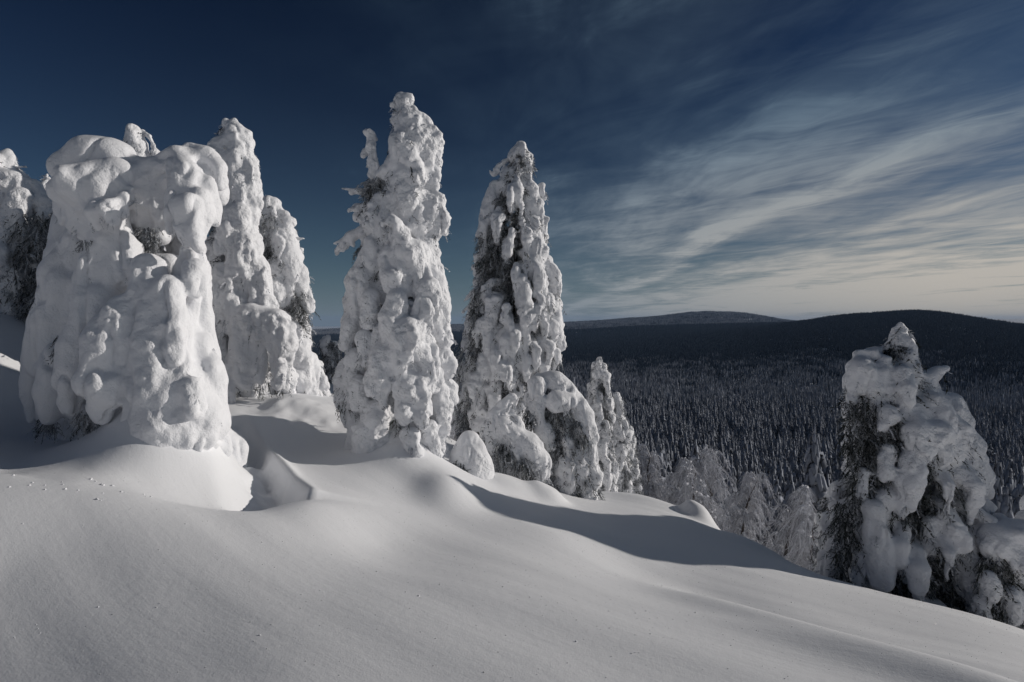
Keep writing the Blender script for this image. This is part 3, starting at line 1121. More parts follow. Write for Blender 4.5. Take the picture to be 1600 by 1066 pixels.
# --- the tall tree of the middle
snow_tree('snow_laden_spruce', 'tall thickly plastered spruce with a flat snow cap and a thin second top', [
    (150, 622, 640), (178, 618, 656), (225, 611, 686), (260, 602, 682), (300, 578, 680), (340, 566, 694), (375, 572, 668), (410, 556, 682), (450, 542, 690), (500, 527, 698), (535, 528, 703), (570, 530, 709),
    (610, 533, 702), (650, 538, 702), (700, 548, 694), (735, 560, 690)], 9.9, [
    (0.1, (624, 157, 8), (637, 155, 9)), (0.1, (629, 165, 8), (630, 175, 11)), (0.2, (634, 182, 12), (642, 200, 22), (646, 225, 26)), (0.1, (660, 196, 14), (676, 218, 13), (679, 232, 11), (674, 246, 7)),
    (0.6, (628, 222, 16), (634, 250, 18), (650, 274, 17), (655, 290, 10)), (0.2, (668, 250, 15), (672, 288, 13)), (0.3, (626, 262, 14), (602, 270, 11)), (0.2, (630, 285, 24), (640, 320, 27), (645, 350, 24)),
    (0.1, (650, 300, 16), (674, 320, 19), (686, 343, 13), (688, 362, 8)), (0.15, (672, 345, 15), (670, 364, 8)), (0.95, (602, 350, 6), (612, 345, 9), (620, 352, 10)), (0.9, (624, 368, 16), (630, 392, 14)),
    (0.3, (598, 318, 17), (590, 350, 17), (604, 380, 17)), (0.2, (582, 330, 10), (577, 350, 9)), (0.1, (662, 385, 18), (674, 420, 18), (679, 460, 20), (684, 500, 18)), (0.65, (650, 398, 23), (656, 430, 17), (652, 456, 9)),
    (0.7, (612, 405, 20), (622, 430, 22), (626, 450, 14)), (0.3, (576, 416, 20), (562, 445, 20), (554, 480, 14)), (0.75, (670, 450, 17), (666, 490, 19), (656, 516, 12)), (0.85, (622, 470, 16), (612, 505, 16), (618, 526, 12)),
    (0.3, (560, 480, 16), (547, 510, 14), (540, 540, 10)), (0.6, (580, 468, 14), (576, 500, 12)), (0.9, (642, 520, 23), (633, 550, 20), (628, 572, 11)), (0.6, (570, 530, 12), (572, 560, 11)), (0.1, (688, 500, 13), (696, 530, 12)),
    (0.6, (660, 545, 24), (670, 590, 22)), (0.15, (694, 560, 14), (702, 582, 9)), (0.2, (686, 610, 13), (690, 650, 13), (688, 686, 10)), (0.8, (602, 560, 21), (592, 590, 20), (586, 612, 12)), (0.3, (556, 560, 14), (550, 600, 12), (547, 630, 9)),
    (0.55, (562, 600, 14), (560, 635, 12)), (0.9, (630, 600, 13), (633, 636, 12), (636, 650, 8)), (0.85, (656, 600, 15), (662, 645, 12), (660, 660, 8)), (0.6, (588, 645, 20), (580, 685, 24), (575, 715, 22)), (0.95, (642, 685, 14), (650, 708, 11)),
    (0.5, (672, 672, 13), (680, 706, 11)), (0.4, (630, 700, 30), (640, 730, 34)), (0.0, (560, 680, 14), (555, 710, 18)), (0.6, (600, 520, 14), (596, 540, 12)), (0.5, (580, 385, 14), (572, 400, 12))],
    33, h=0.031, k=0.022, front=0.10, ring_min=-0.15, sides=0.95, core=0.66, lobe_scale=1.13, reach=(0.9, 1.12), gap=1.3, depth=0.95, size=(0.16, 0.38), n_twigs=900, frost=0.35, twig_len=0.24, rime_n=2600, satellites=0.9, base_py=720,
    gaps=((595, 412, 12), (598, 474, 13), (617, 662, 13), (647, 628, 8), (590, 515, 7), (566, 575, 6)),
    twig_zone=[(572, 275, 600, 330, 260, .5), (585, 400, 606, 425, 80, .5), (588, 462, 608, 500, 120, .5), (605, 648, 628, 670, 90, .6), (560, 380, 580, 402, 90, .4), (528, 560, 545, 640, 120, .2)],
    weather_kw=dict(lump=0.035, rime=0.09, fine=0.04, groove=0.06),
    leaders=[dict(pts=[(584, 330, 8), (586, 290, 5), (585, 262, 10), (583, 250, 9), (582, 232, 9), (579, 212, 8), (572, 205, 3)], knobs=26, name='second_top', dy=-0.1),
             dict(pts=[(582, 303, 6), (562, 300, 5), (548, 299, 3.4), (534, 295, 1.6)], knobs=8, name='twig'),
             dict(pts=[(585, 322, 8), (565, 326, 6), (545, 329, 3)], knobs=10, name='twig'),
             dict(pts=[(585, 345, 9), (566, 338, 6), (556, 342, 5)], knobs=8, name='twig'),
             dict(pts=[(588, 358, 9), (566, 362, 8), (547, 370, 8), (536, 384, 7), (526, 397, 4)], knobs=16, name='twig'),
             dict(pts=[(548, 372, 3), (534, 378, 2.2), (521, 380, 1.2)], knobs=3, name='twig'),
             dict(pts=[(622, 164, 3.6), (614, 164, 2.6), (610, 163, 1.6)], knobs=3, name='twig')])

# --- the darker, more open tree right of it
snow_tree('snow_laden_spruce', 'tall twin-topped spruce with dark needles showing on its shaded left side', [
    (222, 808, 822), (250, 797, 828), (285, 772, 834), (310, 758, 851), (350, 748, 854), (380, 745, 855), (420, 745, 866), (450, 738, 873), (480, 728, 876), (510, 725, 874), (545, 725, 882), (580, 715, 852), (620, 711, 840), (660, 712, 835), (705, 714, 830), (770, 716, 830)], 16.0, [
    (0.1, (816, 228, 7), (806, 240, 9), (818, 250, 6)), (0.1, (822, 268, 9), (814, 285, 11)), (0.2, (773, 292, 11), (766, 320, 13), (760, 345, 13), (751, 365, 8)), (0.2, (825, 295, 15), (830, 330, 17), (835, 360, 16), (830, 385, 12)),
    (0.1, (847, 293, 7), (850, 310, 6)), (0.1, (850, 350, 7), (848, 370, 9)), (0.4, (840, 385, 15), (836, 420, 16), (845, 442, 12)), (0.1, (854, 410, 11), (866, 430, 11), (871, 452, 8)), (0.75, (815, 440, 12), (820, 475, 13), (822, 505, 12)),
    (0.3, (760, 450, 8), (755, 482, 8)), (0.65, (775, 470, 10), (766, 500, 10), (760, 535, 8)), (0.85, (791, 480, 8), (787, 502, 7)), (0.3, (845, 470, 13), (850, 510, 14)), (0.05, (864, 480, 12), (866, 520, 14), (878, 542, 7)), (0.2, (745, 500, 7), (740, 540, 7)),
    (0.6, (780, 530, 10), (776, 570, 10)), (0.3, (735, 560, 8), (730, 600, 8), (728, 640, 8)), (0.6, (755, 560, 10), (750, 600, 10), (748, 640, 10)), (0.6, (810, 530, 12), (806, 570, 11), (800, 600, 9)), (0.3, (835, 540, 17), (840, 575, 13)),
    (0.8, (775, 600, 9), (770, 650, 9)), (0.5, (795, 380, 8), (790, 400, 7)), (0.7, (770, 560, 9), (766, 590, 8)), (0.75, (793, 545, 7), (790, 580, 7))],
    44, h=0.042, k=0.016, front=0.6, sides=0.95, gap=1.35, core=0.0, size=(0.11, 0.24), rime_n=3000, n_twigs=4200, frost=0.33, twig_len=0.34, satellites=0.8, base_py=690,
    gaps=((795, 330, 8), (795, 470, 8), (780, 420, 22)), weather_kw=dict(lump=0.03, rime=0.06, fine=0.025, s=0.8),
    twig_zone=[(750, 360, 800, 450, 700, .5), (735, 450, 790, 540, 600, .6), (715, 540, 800, 690, 900, .6), (795, 420, 830, 520, 250, .6)],
    leaders=[dict(pts=[(800, 246, 4), (790, 252, 3), (778, 260, 3.6), (772, 272, 4.5)], knobs=8, name='bent_twig', h=0.024), dict(pts=[(790, 254, 2), (787, 266, 3.6), (785, 272, 2)], knobs=4, name='bent_twig', h=0.024),
             dict(pts=[(745, 425, 6), (742, 418, 5), (748, 450, 5)], knobs=8, name='twig', h=0.024),
             dict(pts=[(760, 445, 5), (738, 458, 4), (725, 470, 2.4)], knobs=8, name='twig', h=0.024), dict(pts=[(750, 470, 5), (732, 480, 3), (722, 488, 2)], knobs=8, name='twig', h=0.024)])

snow_tree('bowed_spruce', 'spruce bowed under rounded snow domes at the foot of the twin-topped tree', [
    (585, 840, 872), (600, 824, 890), (640, 826, 910), (680, 838, 925), (720, 850, 935), (775, 862, 945)], 12.0, [
    (0.3, (836, 596, 10), (860, 594, 13), (884, 606, 10)), (0.85, (838, 602, 16), (838, 636, 13), (845, 658, 7)), (0.4, (868, 598, 18), (890, 612, 13)), (0.85, (870, 628, 18), (890, 628, 14)), (0.3, (895, 622, 16), (912, 650, 16), (918, 682, 14)),
    (0.65, (850, 672, 16), (860, 696, 11)), (0.65, (885, 690, 12), (888, 706, 9)), (0.3, (908, 670, 16), (920, 710, 16), (926, 752, 14)), (0.5, (885, 726, 20), (886, 764, 17)), (0.4, (905, 720, 16), (930, 742, 13)), (0.0, (870, 655, 24), (895, 680, 26), (900, 740, 28))],
    55, h=0.034, k=0.02, front=0.15, sides=0.7, core=0.3, size=(0.14, 0.3), n_twigs=2200, frost=0.35, satellites=0.6, base_py=775,
    gaps=((832, 648, 6), (905, 668, 9), (868, 640, 4)), twig_zone=[(895, 655, 915, 695, 220, .7), (822, 640, 836, 665, 60, .5), (852, 632, 880, 650, 80, .7)], weather_kw=dict(lump=0.03, rime=0.06, fine=0.02))
snow_tree('buried_sapling', 'arched sapling under a smooth snow dome, its drooping end near the slope', [
    (628, 780, 808), (650, 760, 812), (690, 756, 846), (720, 760, 858), (755, 775, 862)], 11.2, [
    (0.2, (800, 622, 9), (786, 636, 11), (777, 652, 15)), (0.4, (776, 652, 15), (782, 668, 20), (802, 684, 20), (826, 694, 18), (846, 716, 13), (850, 736, 9)), (0.4, (766, 668, 10), (771, 700, 13), (786, 716, 13)), (0.5, (830, 704, 18), (835, 726, 13)), (0.6, (802, 702, 16), (806, 720, 11)),
    (0.0, (785, 690, 20), (800, 730, 30)), (0.2, (840, 720, 14), (846, 742, 14))],
    56, h=0.032, k=0.02, front=0.0, sides=0.3, size=(0.12, 0.25), n_twigs=260, frost=0.3, satellites=0.25, base_py=745, weather_kw=dict(lump=0.025, rime=0.035, fine=0.012), depth=0.7,
    twig_zone=[(776, 692, 798, 712, 120, 1.05), (803, 716, 824, 735, 120, 1.05)], trunk_r=0.06)
snow_tree('buried_sapling', 'small sapling buried in a knee-high snow hump with a dark hole', [
    (674, 722, 745), (690, 714, 753), (715, 709, 762), (745, 700, 776), (790, 690, 790)], 10.2, [
    (0.1, (733, 691, 18), (733, 710, 25), (735, 738, 31), (736, 780, 36)), (0.2, (746, 702, 9), (754, 732, 11), (760, 760, 14)), (0.0, (720, 720, 12), (712, 760, 16))],
    57, h=0.03, k=0.06, front=0.0, sides=0.0, size=(0.12, 0.2), n_twigs=30, frost=0.2, satellites=0.0, base_py=748, weather_kw=dict(lump=0.02, rime=0.012, fine=0.005), depth=0.85,
    twig_zone=[(711, 719, 725, 736, 120, 1.25)], trunk_r=0.05)
for nm, lab, prof, dd, sd in (
        ('slender_spruce', 'slender snow-coated spruce with a twisted tip beside the bowed tree', [(557, 935, 940), (580, 927, 949), (620, 917, 955), (680, 916, 960), (740, 920, 966), (790, 934, 970)], 17.0, 61),
        ('slender_spruce', 'short slender spruce in the middle of the three on the brow', [(613, 961, 966), (640, 954, 977), (700, 954, 985), (785, 958, 990)], 18.5, 62),
        ('slender_spruce', 'smallest slender spruce, last on the brow before the valley', [(662, 980, 985), (690, 975, 993), (730, 972, 999), (780, 972, 1000)], 20.0, 63),
        ('slender_spruce', 'thin frosted spruce in the gap between the left group and the tall tree', [(522, 512, 516), (545, 508, 521), (580, 505, 525), (640, 502, 530)], 16.0, 64)):
    snow_tree(nm, lab, prof, dd, [], sd, h=0.045, k=0.02, front=0.9, sides=0.9, core=0.3, size=(0.11, 0.24), n_twigs=1200, frost=0.45, twig_len=0.3, satellites=1.0, depth=1.0,
              weather_kw=dict(lump=0.05, rime=0.07, fine=0.03), mat='tree_snow_far', trunk_r=0.09)

# --- the shaded tree at the right edge with its neighbours
snow_tree('snow_laden_spruce', 'shaded spruce at the right edge with a horn-like snow bough', [
    (510, 1396, 1410), (540, 1392, 1424), (560, 1345, 1434), (600, 1325, 1462), (640, 1326, 1500), (680, 1335, 1518), (720, 1330, 1534), (770, 1322, 1545), (820, 1312, 1548), (870, 1308, 1552), (920, 1310, 1560), (985, 1325, 1565), (1060, 1340, 1570)], 10.0, [
    (0.1, (1397, 514, 4), (1402, 520, 7)), (0.1, (1417, 518, 5), (1412, 526, 7)), (0.1, (1411, 535, 12), (1416, 562, 13)), (0.3, (1340, 554, 7), (1364, 556, 8), (1378, 562, 7)), (0.4, (1345, 580, 19), (1356, 602, 17)), (0.4, (1372, 584, 14), (1368, 606, 10)), (0.3, (1334, 592, 12), (1332, 605, 8)),
    (0.3, (1330, 622, 7), (1331, 628, 5)), (0.5, (1386, 600, 12), (1394, 622, 11)), (0.2, (1404, 585, 20), (1412, 612, 22)), (0.2, (1438, 612, 15), (1450, 592, 11), (1464, 580, 7), (1480, 576, 4.5)), (0.2, (1440, 626, 18), (1478, 640, 22), (1502, 660, 13)), (0.4, (1424, 650, 26), (1440, 690, 30), (1468, 700, 28)),
    (0.1, (1494, 680, 20), (1513, 700, 18), (1527, 740, 15), (1537, 775, 10)), (0.2, (1508, 720, 22), (1518, 760, 18)), (0.85, (1428, 682, 17), (1468, 676, 16)), (0.85, (1440, 700, 14), (1448, 712, 10)), (0.65, (1386, 650, 16), (1380, 668, 10)), (0.65, (1386, 705, 12), (1381, 742, 10)), (0.75, (1426, 720, 14), (1420, 755, 16), (1424, 790, 10)),
    (0.5, (1475, 720, 12), (1480, 760, 11)), (0.3, (1500, 782, 18), (1490, 802, 14)), (0.65, (1365, 800, 15), (1370, 850, 18), (1378, 905, 15)), (0.6, (1405, 852, 14), (1410, 884, 12)), (0.6, (1456, 820, 12), (1460, 862, 12)), (0.5, (1490, 842, 18), (1518, 834, 20)), (0.5, (1350, 740, 10), (1345, 770, 9)), (0.4, (1440, 880, 12), (1446, 930, 12)),
    (0.6, (1500, 870, 12), (1505, 920, 12)), (0.5, (1340, 870, 9), (1338, 910, 9))],
    71, rime_n=2600, h=0.034, k=0.02, front=0.6, sides=0.9, ring_min=0.0, gap=1.3, lobe_scale=1.22, core=0.0, size=(0.13, 0.27), n_twigs=3000, frost=0.12, twig_len=0.3, satellites=0.7, base_py=1020,
    gaps=((1345, 650, 20), (1405, 640, 6), (1405, 680, 10), (1440, 790, 14), (1440, 850, 14), (1400, 790, 6), (1420, 930, 14), (1345, 700, 14), (1480, 800, 10)),
    twig_zone=[(1318, 625, 1410, 700, 700, .7), (1325, 700, 1380, 780, 500, .6), (1305, 780, 1350, 930, 500, .6), (1390, 770, 1480, 960, 700, .7)], weather_kw=dict(lump=0.03, rime=0.05, fine=0.02),
    leaders=[dict(pts=[(1390, 545, 5), (1387, 542, 4), (1385, 547, 3)], knobs=3, name='twig')])
snow_tree('snow_laden_spruce', 'low domed spruce cut off by the bottom right edge of the picture', [
    (814, 1566, 1600), (835, 1540, 1632), (870, 1532, 1650), (920, 1520, 1662), (985, 1512, 1672), (1060, 1510, 1680)], 9.2, [
    (0.3, (1560, 842, 22), (1592, 846, 28), (1622, 862, 28)), (0.5, (1560, 858, 20), (1570, 874, 14)), (0.6, (1590, 880, 22), (1605, 900, 16)), (0.7, (1545, 905, 12), (1548, 930, 10)), (0.7, (1580, 930, 16), (1585, 960, 14)), (0.6, (1530, 945, 12), (1534, 975, 10)), (0.4, (1620, 920, 20), (1622, 960, 18))],
    72, h=0.031, k=0.02, front=0.55, sides=0.9, gap=1.3, lobe_scale=1.15, core=0.2, size=(0.14, 0.3), n_twigs=2400, frost=0.12, twig_len=0.28, satellites=0.7, base_py=1030,
    gaps=((1560, 895, 10), (1565, 960, 10)), twig_zone=[(1530, 870, 1590, 960, 600, .8)], weather_kw=dict(lump=0.03, rime=0.045, fine=0.02))
snow_tree('snow_laden_spruce', 'narrow snow-wrapped spruce just left of the shaded right-hand tree', [
    (762, 1304, 1312), (790, 1296, 1322), (830, 1290, 1326), (880, 1286, 1328), (940, 1284, 1330)], 11.5, [
    (0.4, (1308, 775, 8), (1306, 810, 13), (1303, 860, 15), (1302, 900, 14))],
    73, h=0.036, k=0.02, front=0.4, sides=0.8, core=0.3, size=(0.12, 0.25), n_twigs=700, frost=0.25, satellites=0.7, weather_kw=dict(lump=0.03, rime=0.05, fine=0.02))

# --- its neighbour up-sun, outside the picture, whose shade it stands in
snow_tree('snow_laden_spruce', 'snow-laden spruce standing just outside the picture, right of the shaded tree', [
    (415, 1786, 1800), (450, 1750, 1840), (510, 1710, 1880), (600, 1690, 1900), (720, 1675, 1915), (900, 1670, 1925), (1100, 1665, 1935)], 10.7, [], 74, rime_n=0, h=0.07, k=0.03, front=0.8, sides=0.9, core=0.7, depth=1.3, n_twigs=600, frost=0.3, satellites=0.5)

# --- the shaded tree behind, at the left edge
snow_tree('snow_laden_spruce', 'dark shaded spruce with snow hood peeking in at the left edge', [
    (231, 4, 20), (262, -6, 28), (280, -40, 50), (300, -50, 72), (330, -58, 84), (400, -64, 96), (480, -70, 100), (560, -74, 104)], 11.2, [
    (0.1, (12, 243, 9), (14, 262, 11)), (0.5, (22, 288, 22), (-5, 284, 24)), (0.6, (30, 310, 16), (26, 345, 14)), (0.2, (52, 290, 12), (66, 318, 12), (72, 345, 9)), (0.6, (10, 340, 16), (14, 390, 14))],
    81, h=0.042, k=0.02, front=0.85, sides=1.0, gap=1.3, core=0.0, size=(0.12, 0.26), rime_n=3500, n_twigs=2500, frost=0.4, twig_len=0.3, satellites=0.7, base_py=500,
    twig_zone=[(0, 330, 96, 490, 1300, .8)], weather_kw=dict(lump=0.04, rime=0.06, fine=0.02),
    leaders=[dict(pts=[(24, 262, 3), (34, 262, 2), (41, 261, 1.2)], knobs=2, name='twig', h=0.024)])
snow_tree('snow_laden_spruce', 'pale snowy spruce half hidden between the left edge tree and the hooded one', [
    (272, 76, 86), (300, 70, 96), (360, 62, 108), (440, 54, 116), (540, 50, 120)], 15.5, [], 82, h=0.05, k=0.02, front=0.8, sides=0.8, core=0.3, n_twigs=1200, frost=0.4, satellites=0.6)

# ------------------------------------------------------------------ frosted birches on the brow below
def birch_mesh(seed, height, spread):
    rng = np.random.default_rng(seed)
    tp = [np.array([0, 0, -1.0])]
    lean = rng.normal(size=2) * 0.10
    n = 7
    for i in range(1, n + 1):
        t = i / n
        tp.append(np.array([lean[0] * t * t * height + rng.normal() * .08, lean[1] * t * t * height + rng.normal() * .08, height * t * (1 - 0.04 * t)]))
    TV, TF, LV, LF, loff = [], [], [], [], 0
    O, D, L, W, S = [], [], [], [], []
    off = 0
    v, f = tube(tp, [0.11 * (1 - 0.85 * i / n) + 0.01 for i in range(n + 1)], 7)
    TV.append(v)
    TF.append(f)
    off += len(v)
    for b_ in range(46):
        t = rng.uniform(0.12, 1.0)
        j = min(int(t * n), n - 1)
        p = tp[j] * (1 - (t * n - j)) + tp[j + 1] * (t * n - j)
        a = rng.random() * 6.28
        ln = spread * (0.95 - 0.42 * t) * rng.uniform(.4, 1.3)
        rise = rng.uniform(.1, 1.1) * ln
        pts = []
        for q in range(6):
            s = q / 5
            pts.append(p + np.array([math.cos(a) * ln * s, math.sin(a) * ln * s, rise * (math.sin(s * 2.2)) - 0.8 * ln * s ** 3]))
        v, f = tube(pts, [0.035 * (1 - .75 * q / 5) + .004 for q in range(6)], 4)
        LV.append(v)
        LF.append(f + loff)
        loff += len(v)
        for _ in range(44):
            s = rng.uniform(.2, 1)
            q = min(int(s * 5), 4)
            c = pts[q] * (1 - (s * 5 - q)) + pts[q + 1] * (s * 5 - q)
            O.append(c)
            D.append(np.array([math.cos(a) * .5 + rng.normal() * .6, math.sin(a) * .5 + rng.normal() * .6, rng.normal() * .4 - .25]))
            L.append(rng.uniform(.2, .75))
            W.append(rng.uniform(.008, .022))
    O, D, L, W = map(np.array, (O, D, L, W))
    fr = np.clip(rng.normal(.85, .3, len(O)), 0, 1)
    tv, tf, ta = twigs(O, D, L, W, fr, rng, seg=3, sag=0.9)
    LV, LF = np.vstack(LV), np.vstack(LF)
    oc = np.array([(1, 0, 0), (0, 1, 0), (-1, 0, 0), (0, -1, 0), (0, 0, .8), (0, 0, -.7)])
    of = np.array([(0, 1, 4, 4), (1, 2, 4, 4), (2, 3, 4, 4), (3, 0, 4, 4), (1, 0, 5, 5), (2, 1, 5, 5), (3, 2, 5, 5), (0, 3, 5, 5)])
    of = np.array([(0, 1, 4, 3), (1, 2, 3, 4), (0, 3, 5, 1), (2, 1, 5, 3)])
    CV, CF = [], []
    for i in rng.choice(len(O), 420, replace=False):
        CF.append(of + 6 * len(CV))
        CV.append(O[i] + oc * rng.uniform(.04, .12) * rng.uniform(.7, 1.3, (6, 1)))
    tf = np.vstack([tf, np.vstack(CF) + len(tv)])
    tv = np.vstack([tv, np.vstack(CV)])
    ta = np.concatenate([ta, np.full(6 * len(CV), 1.0)])
    tf = np.vstack([tf, LF + len(tv)])
    tv = np.vstack([tv, LV])
    ta = np.concatenate([ta, np.full(len(LV), 0.6)])
    return (np.vstack(TV), np.vstack(TF)), (tv, tf, ta)


BIRCH = []
for sd, hh, sp in ((5, 6.4, 2.0), (6, 5.6, 1.7), (7, 4.6, 1.5)):
    (a, b_), (c, d_, e) = birch_mesh(sd, hh, sp)
    BIRCH.append((make_mesh('birch_trunk', a, b_, M['bark']), make_mesh('birch_twigs', c, d_, M['birch_twigs'], False, {'frost': e}), hh))
for px, top, d, v, lab in (
        (1118, 697, 36, 0, 'tallest frosted birch with arched crown beyond the snow brow'),
        (1152, 742, 30, 1, 'round frosted birch just right of the tallest one'),
        (1218, 757, 27, 1, 'wide drooping frosted birch nearest the shaded right-hand tree'),
        (1050, 718, 40, 1, 'frosted birch between the slender spruces and the tallest birch'),
        (1012, 705, 46, 2, 'small frosted birch beside the slender spruces on the brow'),
        (1082, 730, 34, 2, 'low frosted birch left of the tallest one, behind the snow hump'),
        (1268, 800, 25, 2, 'lowest frosted birch at the foot of the shaded right-hand tree'),
        (718, 588, 22, 1, 'frosted shrubby birch seen in the gap left of the twin-topped tree')):
    tpt = P(px, top, d)
    gz = H(tpt[0], d)[0]
    me_t, me_c, hh = BIRCH[v]
    s = (tpt[2] - gz) / (hh * 1.02)
    root = empty('frosted_birch', (tpt[0], d, gz))
    root.scale = (max(min(s, 1.5), .8), max(min(s, 1.5), .8), s)
    root.rotation_euler = (0, 0, px * 0.37)
    tag(root, lab, 'birch', 'frosted birches below the brow')
    link('trunk', me_t, root)
    link('twig_crown', me_c, root)


# ------------------------------------------------------------------ valley forest
def spruce_mesh(name, seed, height, mat, levels, per, rad, snowy=0.75):
    """column-shaped northern spruce: drooping tongues of rimed branches round a stem"""
    rng = np.random.default_rng(seed)
    V, F, A = [], [], []
    for i in range(levels):
        t = i / (levels - 1)
        z = height * (0.08 + 0.9 * t)
        r = rad * (1 - t) ** 0.75 * rng.uniform(.8, 1.2) + 0.10
        for q in range(per):
            a = 6.2832 * q / per + rng.random() * 1.2
            ca, sa = math.cos(a), math.sin(a)
            rr = r * rng.uniform(.7, 1.25)
            w = rr * rng.uniform(.28, .5)
            dz = height / levels * rng.uniform(1.1, 2.4)
            c = np.array([ca, sa, 0])
            s = np.array([-sa, ca, 0])
            up = np.array([0, 0, 1.0])
            b0 = len(V)
            zz = z + rng.normal() * .15
            V += [up * zz + c * .03, c * rr * .62 + up * (zz - dz * .15) + s * w, c * rr * .62 + up * (zz - dz * .15) - s * w, c * rr * .72 + up * (zz + dz * .06),
                  c * rr + up * (zz - dz * .75) + s * w * .5, c * rr + up * (zz - dz * .75) - s * w * .5, c * rr * .8 + up * (zz - dz * 1.05), c * rr * .45 + up * (zz - dz * .6)]
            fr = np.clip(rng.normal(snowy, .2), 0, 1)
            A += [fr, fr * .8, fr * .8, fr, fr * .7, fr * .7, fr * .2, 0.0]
            F += [(b0, b0 + 1, b0 + 3), (b0, b0 + 3, b0 + 2), (b0 + 1, b0 + 4, b0 + 3), (b0 + 3, b0 + 5, b0 + 2), (b0 + 3, b0 + 4, b0 + 5), (b0 + 4, b0 + 6, b0 + 5),
                  (b0 + 1, b0 + 7, b0 + 4), (b0 + 2, b0 + 5, b0 + 7), (b0 + 4, b0 + 7, b0 + 6), (b0 + 5, b0 + 6, b0 + 7)]
    b0 = len(V)
    for k in range(5):
        a = 6.2832 * k / 5
        V.append(np.array([math.cos(a) * .13, math.sin(a) * .13, -1.5]))
        A.append(0)
    V.append(np.array([0, 0, height]))
    A.append(.7)
    for k in range(5):
        F.append((b0 + k, b0 + (k + 1) % 5, b0 + 5))
    return make_mesh(name, np.array(V), np.array(F), mat, True, {'frost': np.array(A)})


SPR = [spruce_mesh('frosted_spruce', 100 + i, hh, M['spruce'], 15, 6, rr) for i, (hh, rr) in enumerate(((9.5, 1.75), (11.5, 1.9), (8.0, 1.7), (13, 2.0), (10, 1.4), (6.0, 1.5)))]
SPRH = (9.5, 11.5, 8.0, 13, 10, 6.0)
rng = np.random.default_rng(2024)


def scatter(r0, r1, a0, a1, dens):
    n = int(dens * 0.5 * (r1 * r1 - r0 * r0) * R(a1 - a0))
    r = np.sqrt(rng.uniform(r0 * r0, r1 * r1, n))
    a = np.radians(rng.uniform(a0, a1, n))
    return r * np.sin(a), r * np.cos(a)


# outline of the snow brow that hides the foot of the slope
BX = [700, 880, 1000, 1090, 1170, 1270, 1400, 1600]
BY = [690, 740, 772, 800, 845, 888, 935, 985]
fx, fy = scatter(42, 640, -32, 47, 0.085)
rr_ = np.hypot(fx, fy)
keep = rng.random(len(fx)) < np.where(rr_ < 90, 0.75, 1.0) * (0.45 + 0.55 * sstep(-.5, .1, vnoise(np.stack([fx, fy, 0 * fx], 1), 1 / 45., 8)))
az_ = np.degrees(np.arctan2(fx, fy))
keep &= ~((rr_ < 75) & (az_ < 2))
fx, fy, rr_ = fx[keep], fy[keep], rr_[keep]
fz = H(fx, fy)
var = rng.integers(0, 6, len(fx))
scl = (0.45 + 0.85 * rng.random(len(fx)) ** 0.8) * (1 + .18 * vnoise(np.stack([fx, fy, 0 * fx], 1), 1 / 35., 18)) * (0.85 + 0.15 * sstep(50, 160, rr_))
rot = rng.uniform(0, 6.28, len(fx))
top = np.stack([fx, fy, fz + np.array(SPRH)[var] * scl], 1)
ppx, ppy = project(top)
vis = (ppx > 895) & (ppx < 1598) & (ppy < np.interp(ppx, BX, BY) - 14)
vis &= ~((ppx > 1312) & (ppx < 1556) & (ppy > 560)) & ~((ppx < 1000) & (ppy > np.interp(ppx, [895, 935, 1000], [560, 545, 690])))
vis &= ~((ppx > 1000) & (ppx < 1300) & (ppy > np.interp(ppx, [1000, 1120, 1160, 1300], [715, 700, 740, 800])) & (ppy > 715))
size_ = np.array(SPRH)[var] * scl / rr_
cand = np.nonzero(vis)[0]
cand = cand[np.argsort(-size_[cand])][:300]
ind = np.zeros(len(fx), bool)
ind[cand] = True
for i in cand:
    o = bpy.data.objects.new('frosted_spruce', SPR[var[i]])
    o.location = (fx[i], fy[i], fz[i])
    o.rotation_euler = (0, 0, rot[i])
    o.scale = (scl[i] * 1.08,) * 2 + (scl[i],)
    tag(o, 'narrow grey frosted spruce among the nearer trees of the valley forest', 'spruce', 'frosted spruces in the near valley')
    col.objects.link(o)

# the rest of the forest, one mass
proto = bpy.data.collections.new('forest_kinds')
near_kinds, far_kinds, hill_kinds = [], [], []


def patch_mesh(name, seed, mat, n, size, snowy):
    rg = np.random.default_rng(seed)
    V, F, A = [], [], []
    for _ in range(n):
        x, y = rg.uniform(-size, size, 2)
        h = rg.uniform(8, 15)
        r = rg.uniform(.9, 1.6)
        tiers = 4
        fr = np.clip(rg.normal(snowy, .2), 0, 1)
        for q in range(tiers):
            z0, z1 = h * (q / tiers) * .92, h * min(1, (q + 1.7) / tiers)
            ra = r * (1 - q / tiers * .8) * rg.uniform(.8, 1.2)
            b0 = len(V)
            ph = rg.random() * 6
            for k in range(5):
                a = ph + 6.2832 * k / 5
                ff = rg.uniform(.7, 1.25)
                V.append((x + math.cos(a) * ra * ff, y + math.sin(a) * ra * ff, z0 + rg.normal() * .3))
                A.append(fr * .45)
            V.append((x + rg.normal() * .08, y + rg.normal() * .08, z1))
            A.append(fr)
            for k in range(5):
                F.append((b0 + k, b0 + (k + 1) % 5, b0 + 5))
    return make_mesh(name, np.array(V), np.array(F), mat, False, {'frost': np.array(A)})


def points_mesh(name, x, y, z, sc, ro, kd):
    me = bpy.data.meshes.new(name)
    me.vertices.add(len(x))
    me.vertices.foreach_set('co', np.stack([x, y, z], 1).astype(np.float32).ravel())
    for an, av, ty in (('size', sc, 'FLOAT'), ('turn', ro, 'FLOAT')):
        at = me.attributes.new(an, ty, 'POINT')
        at.data.foreach_set('value', np.ascontiguousarray(av, dtype=np.float32))
    at = me.attributes.new('kind_index', 'INT', 'POINT')
    at.data.foreach_set('value', np.ascontiguousarray(kd, dtype=np.int32))
    return me


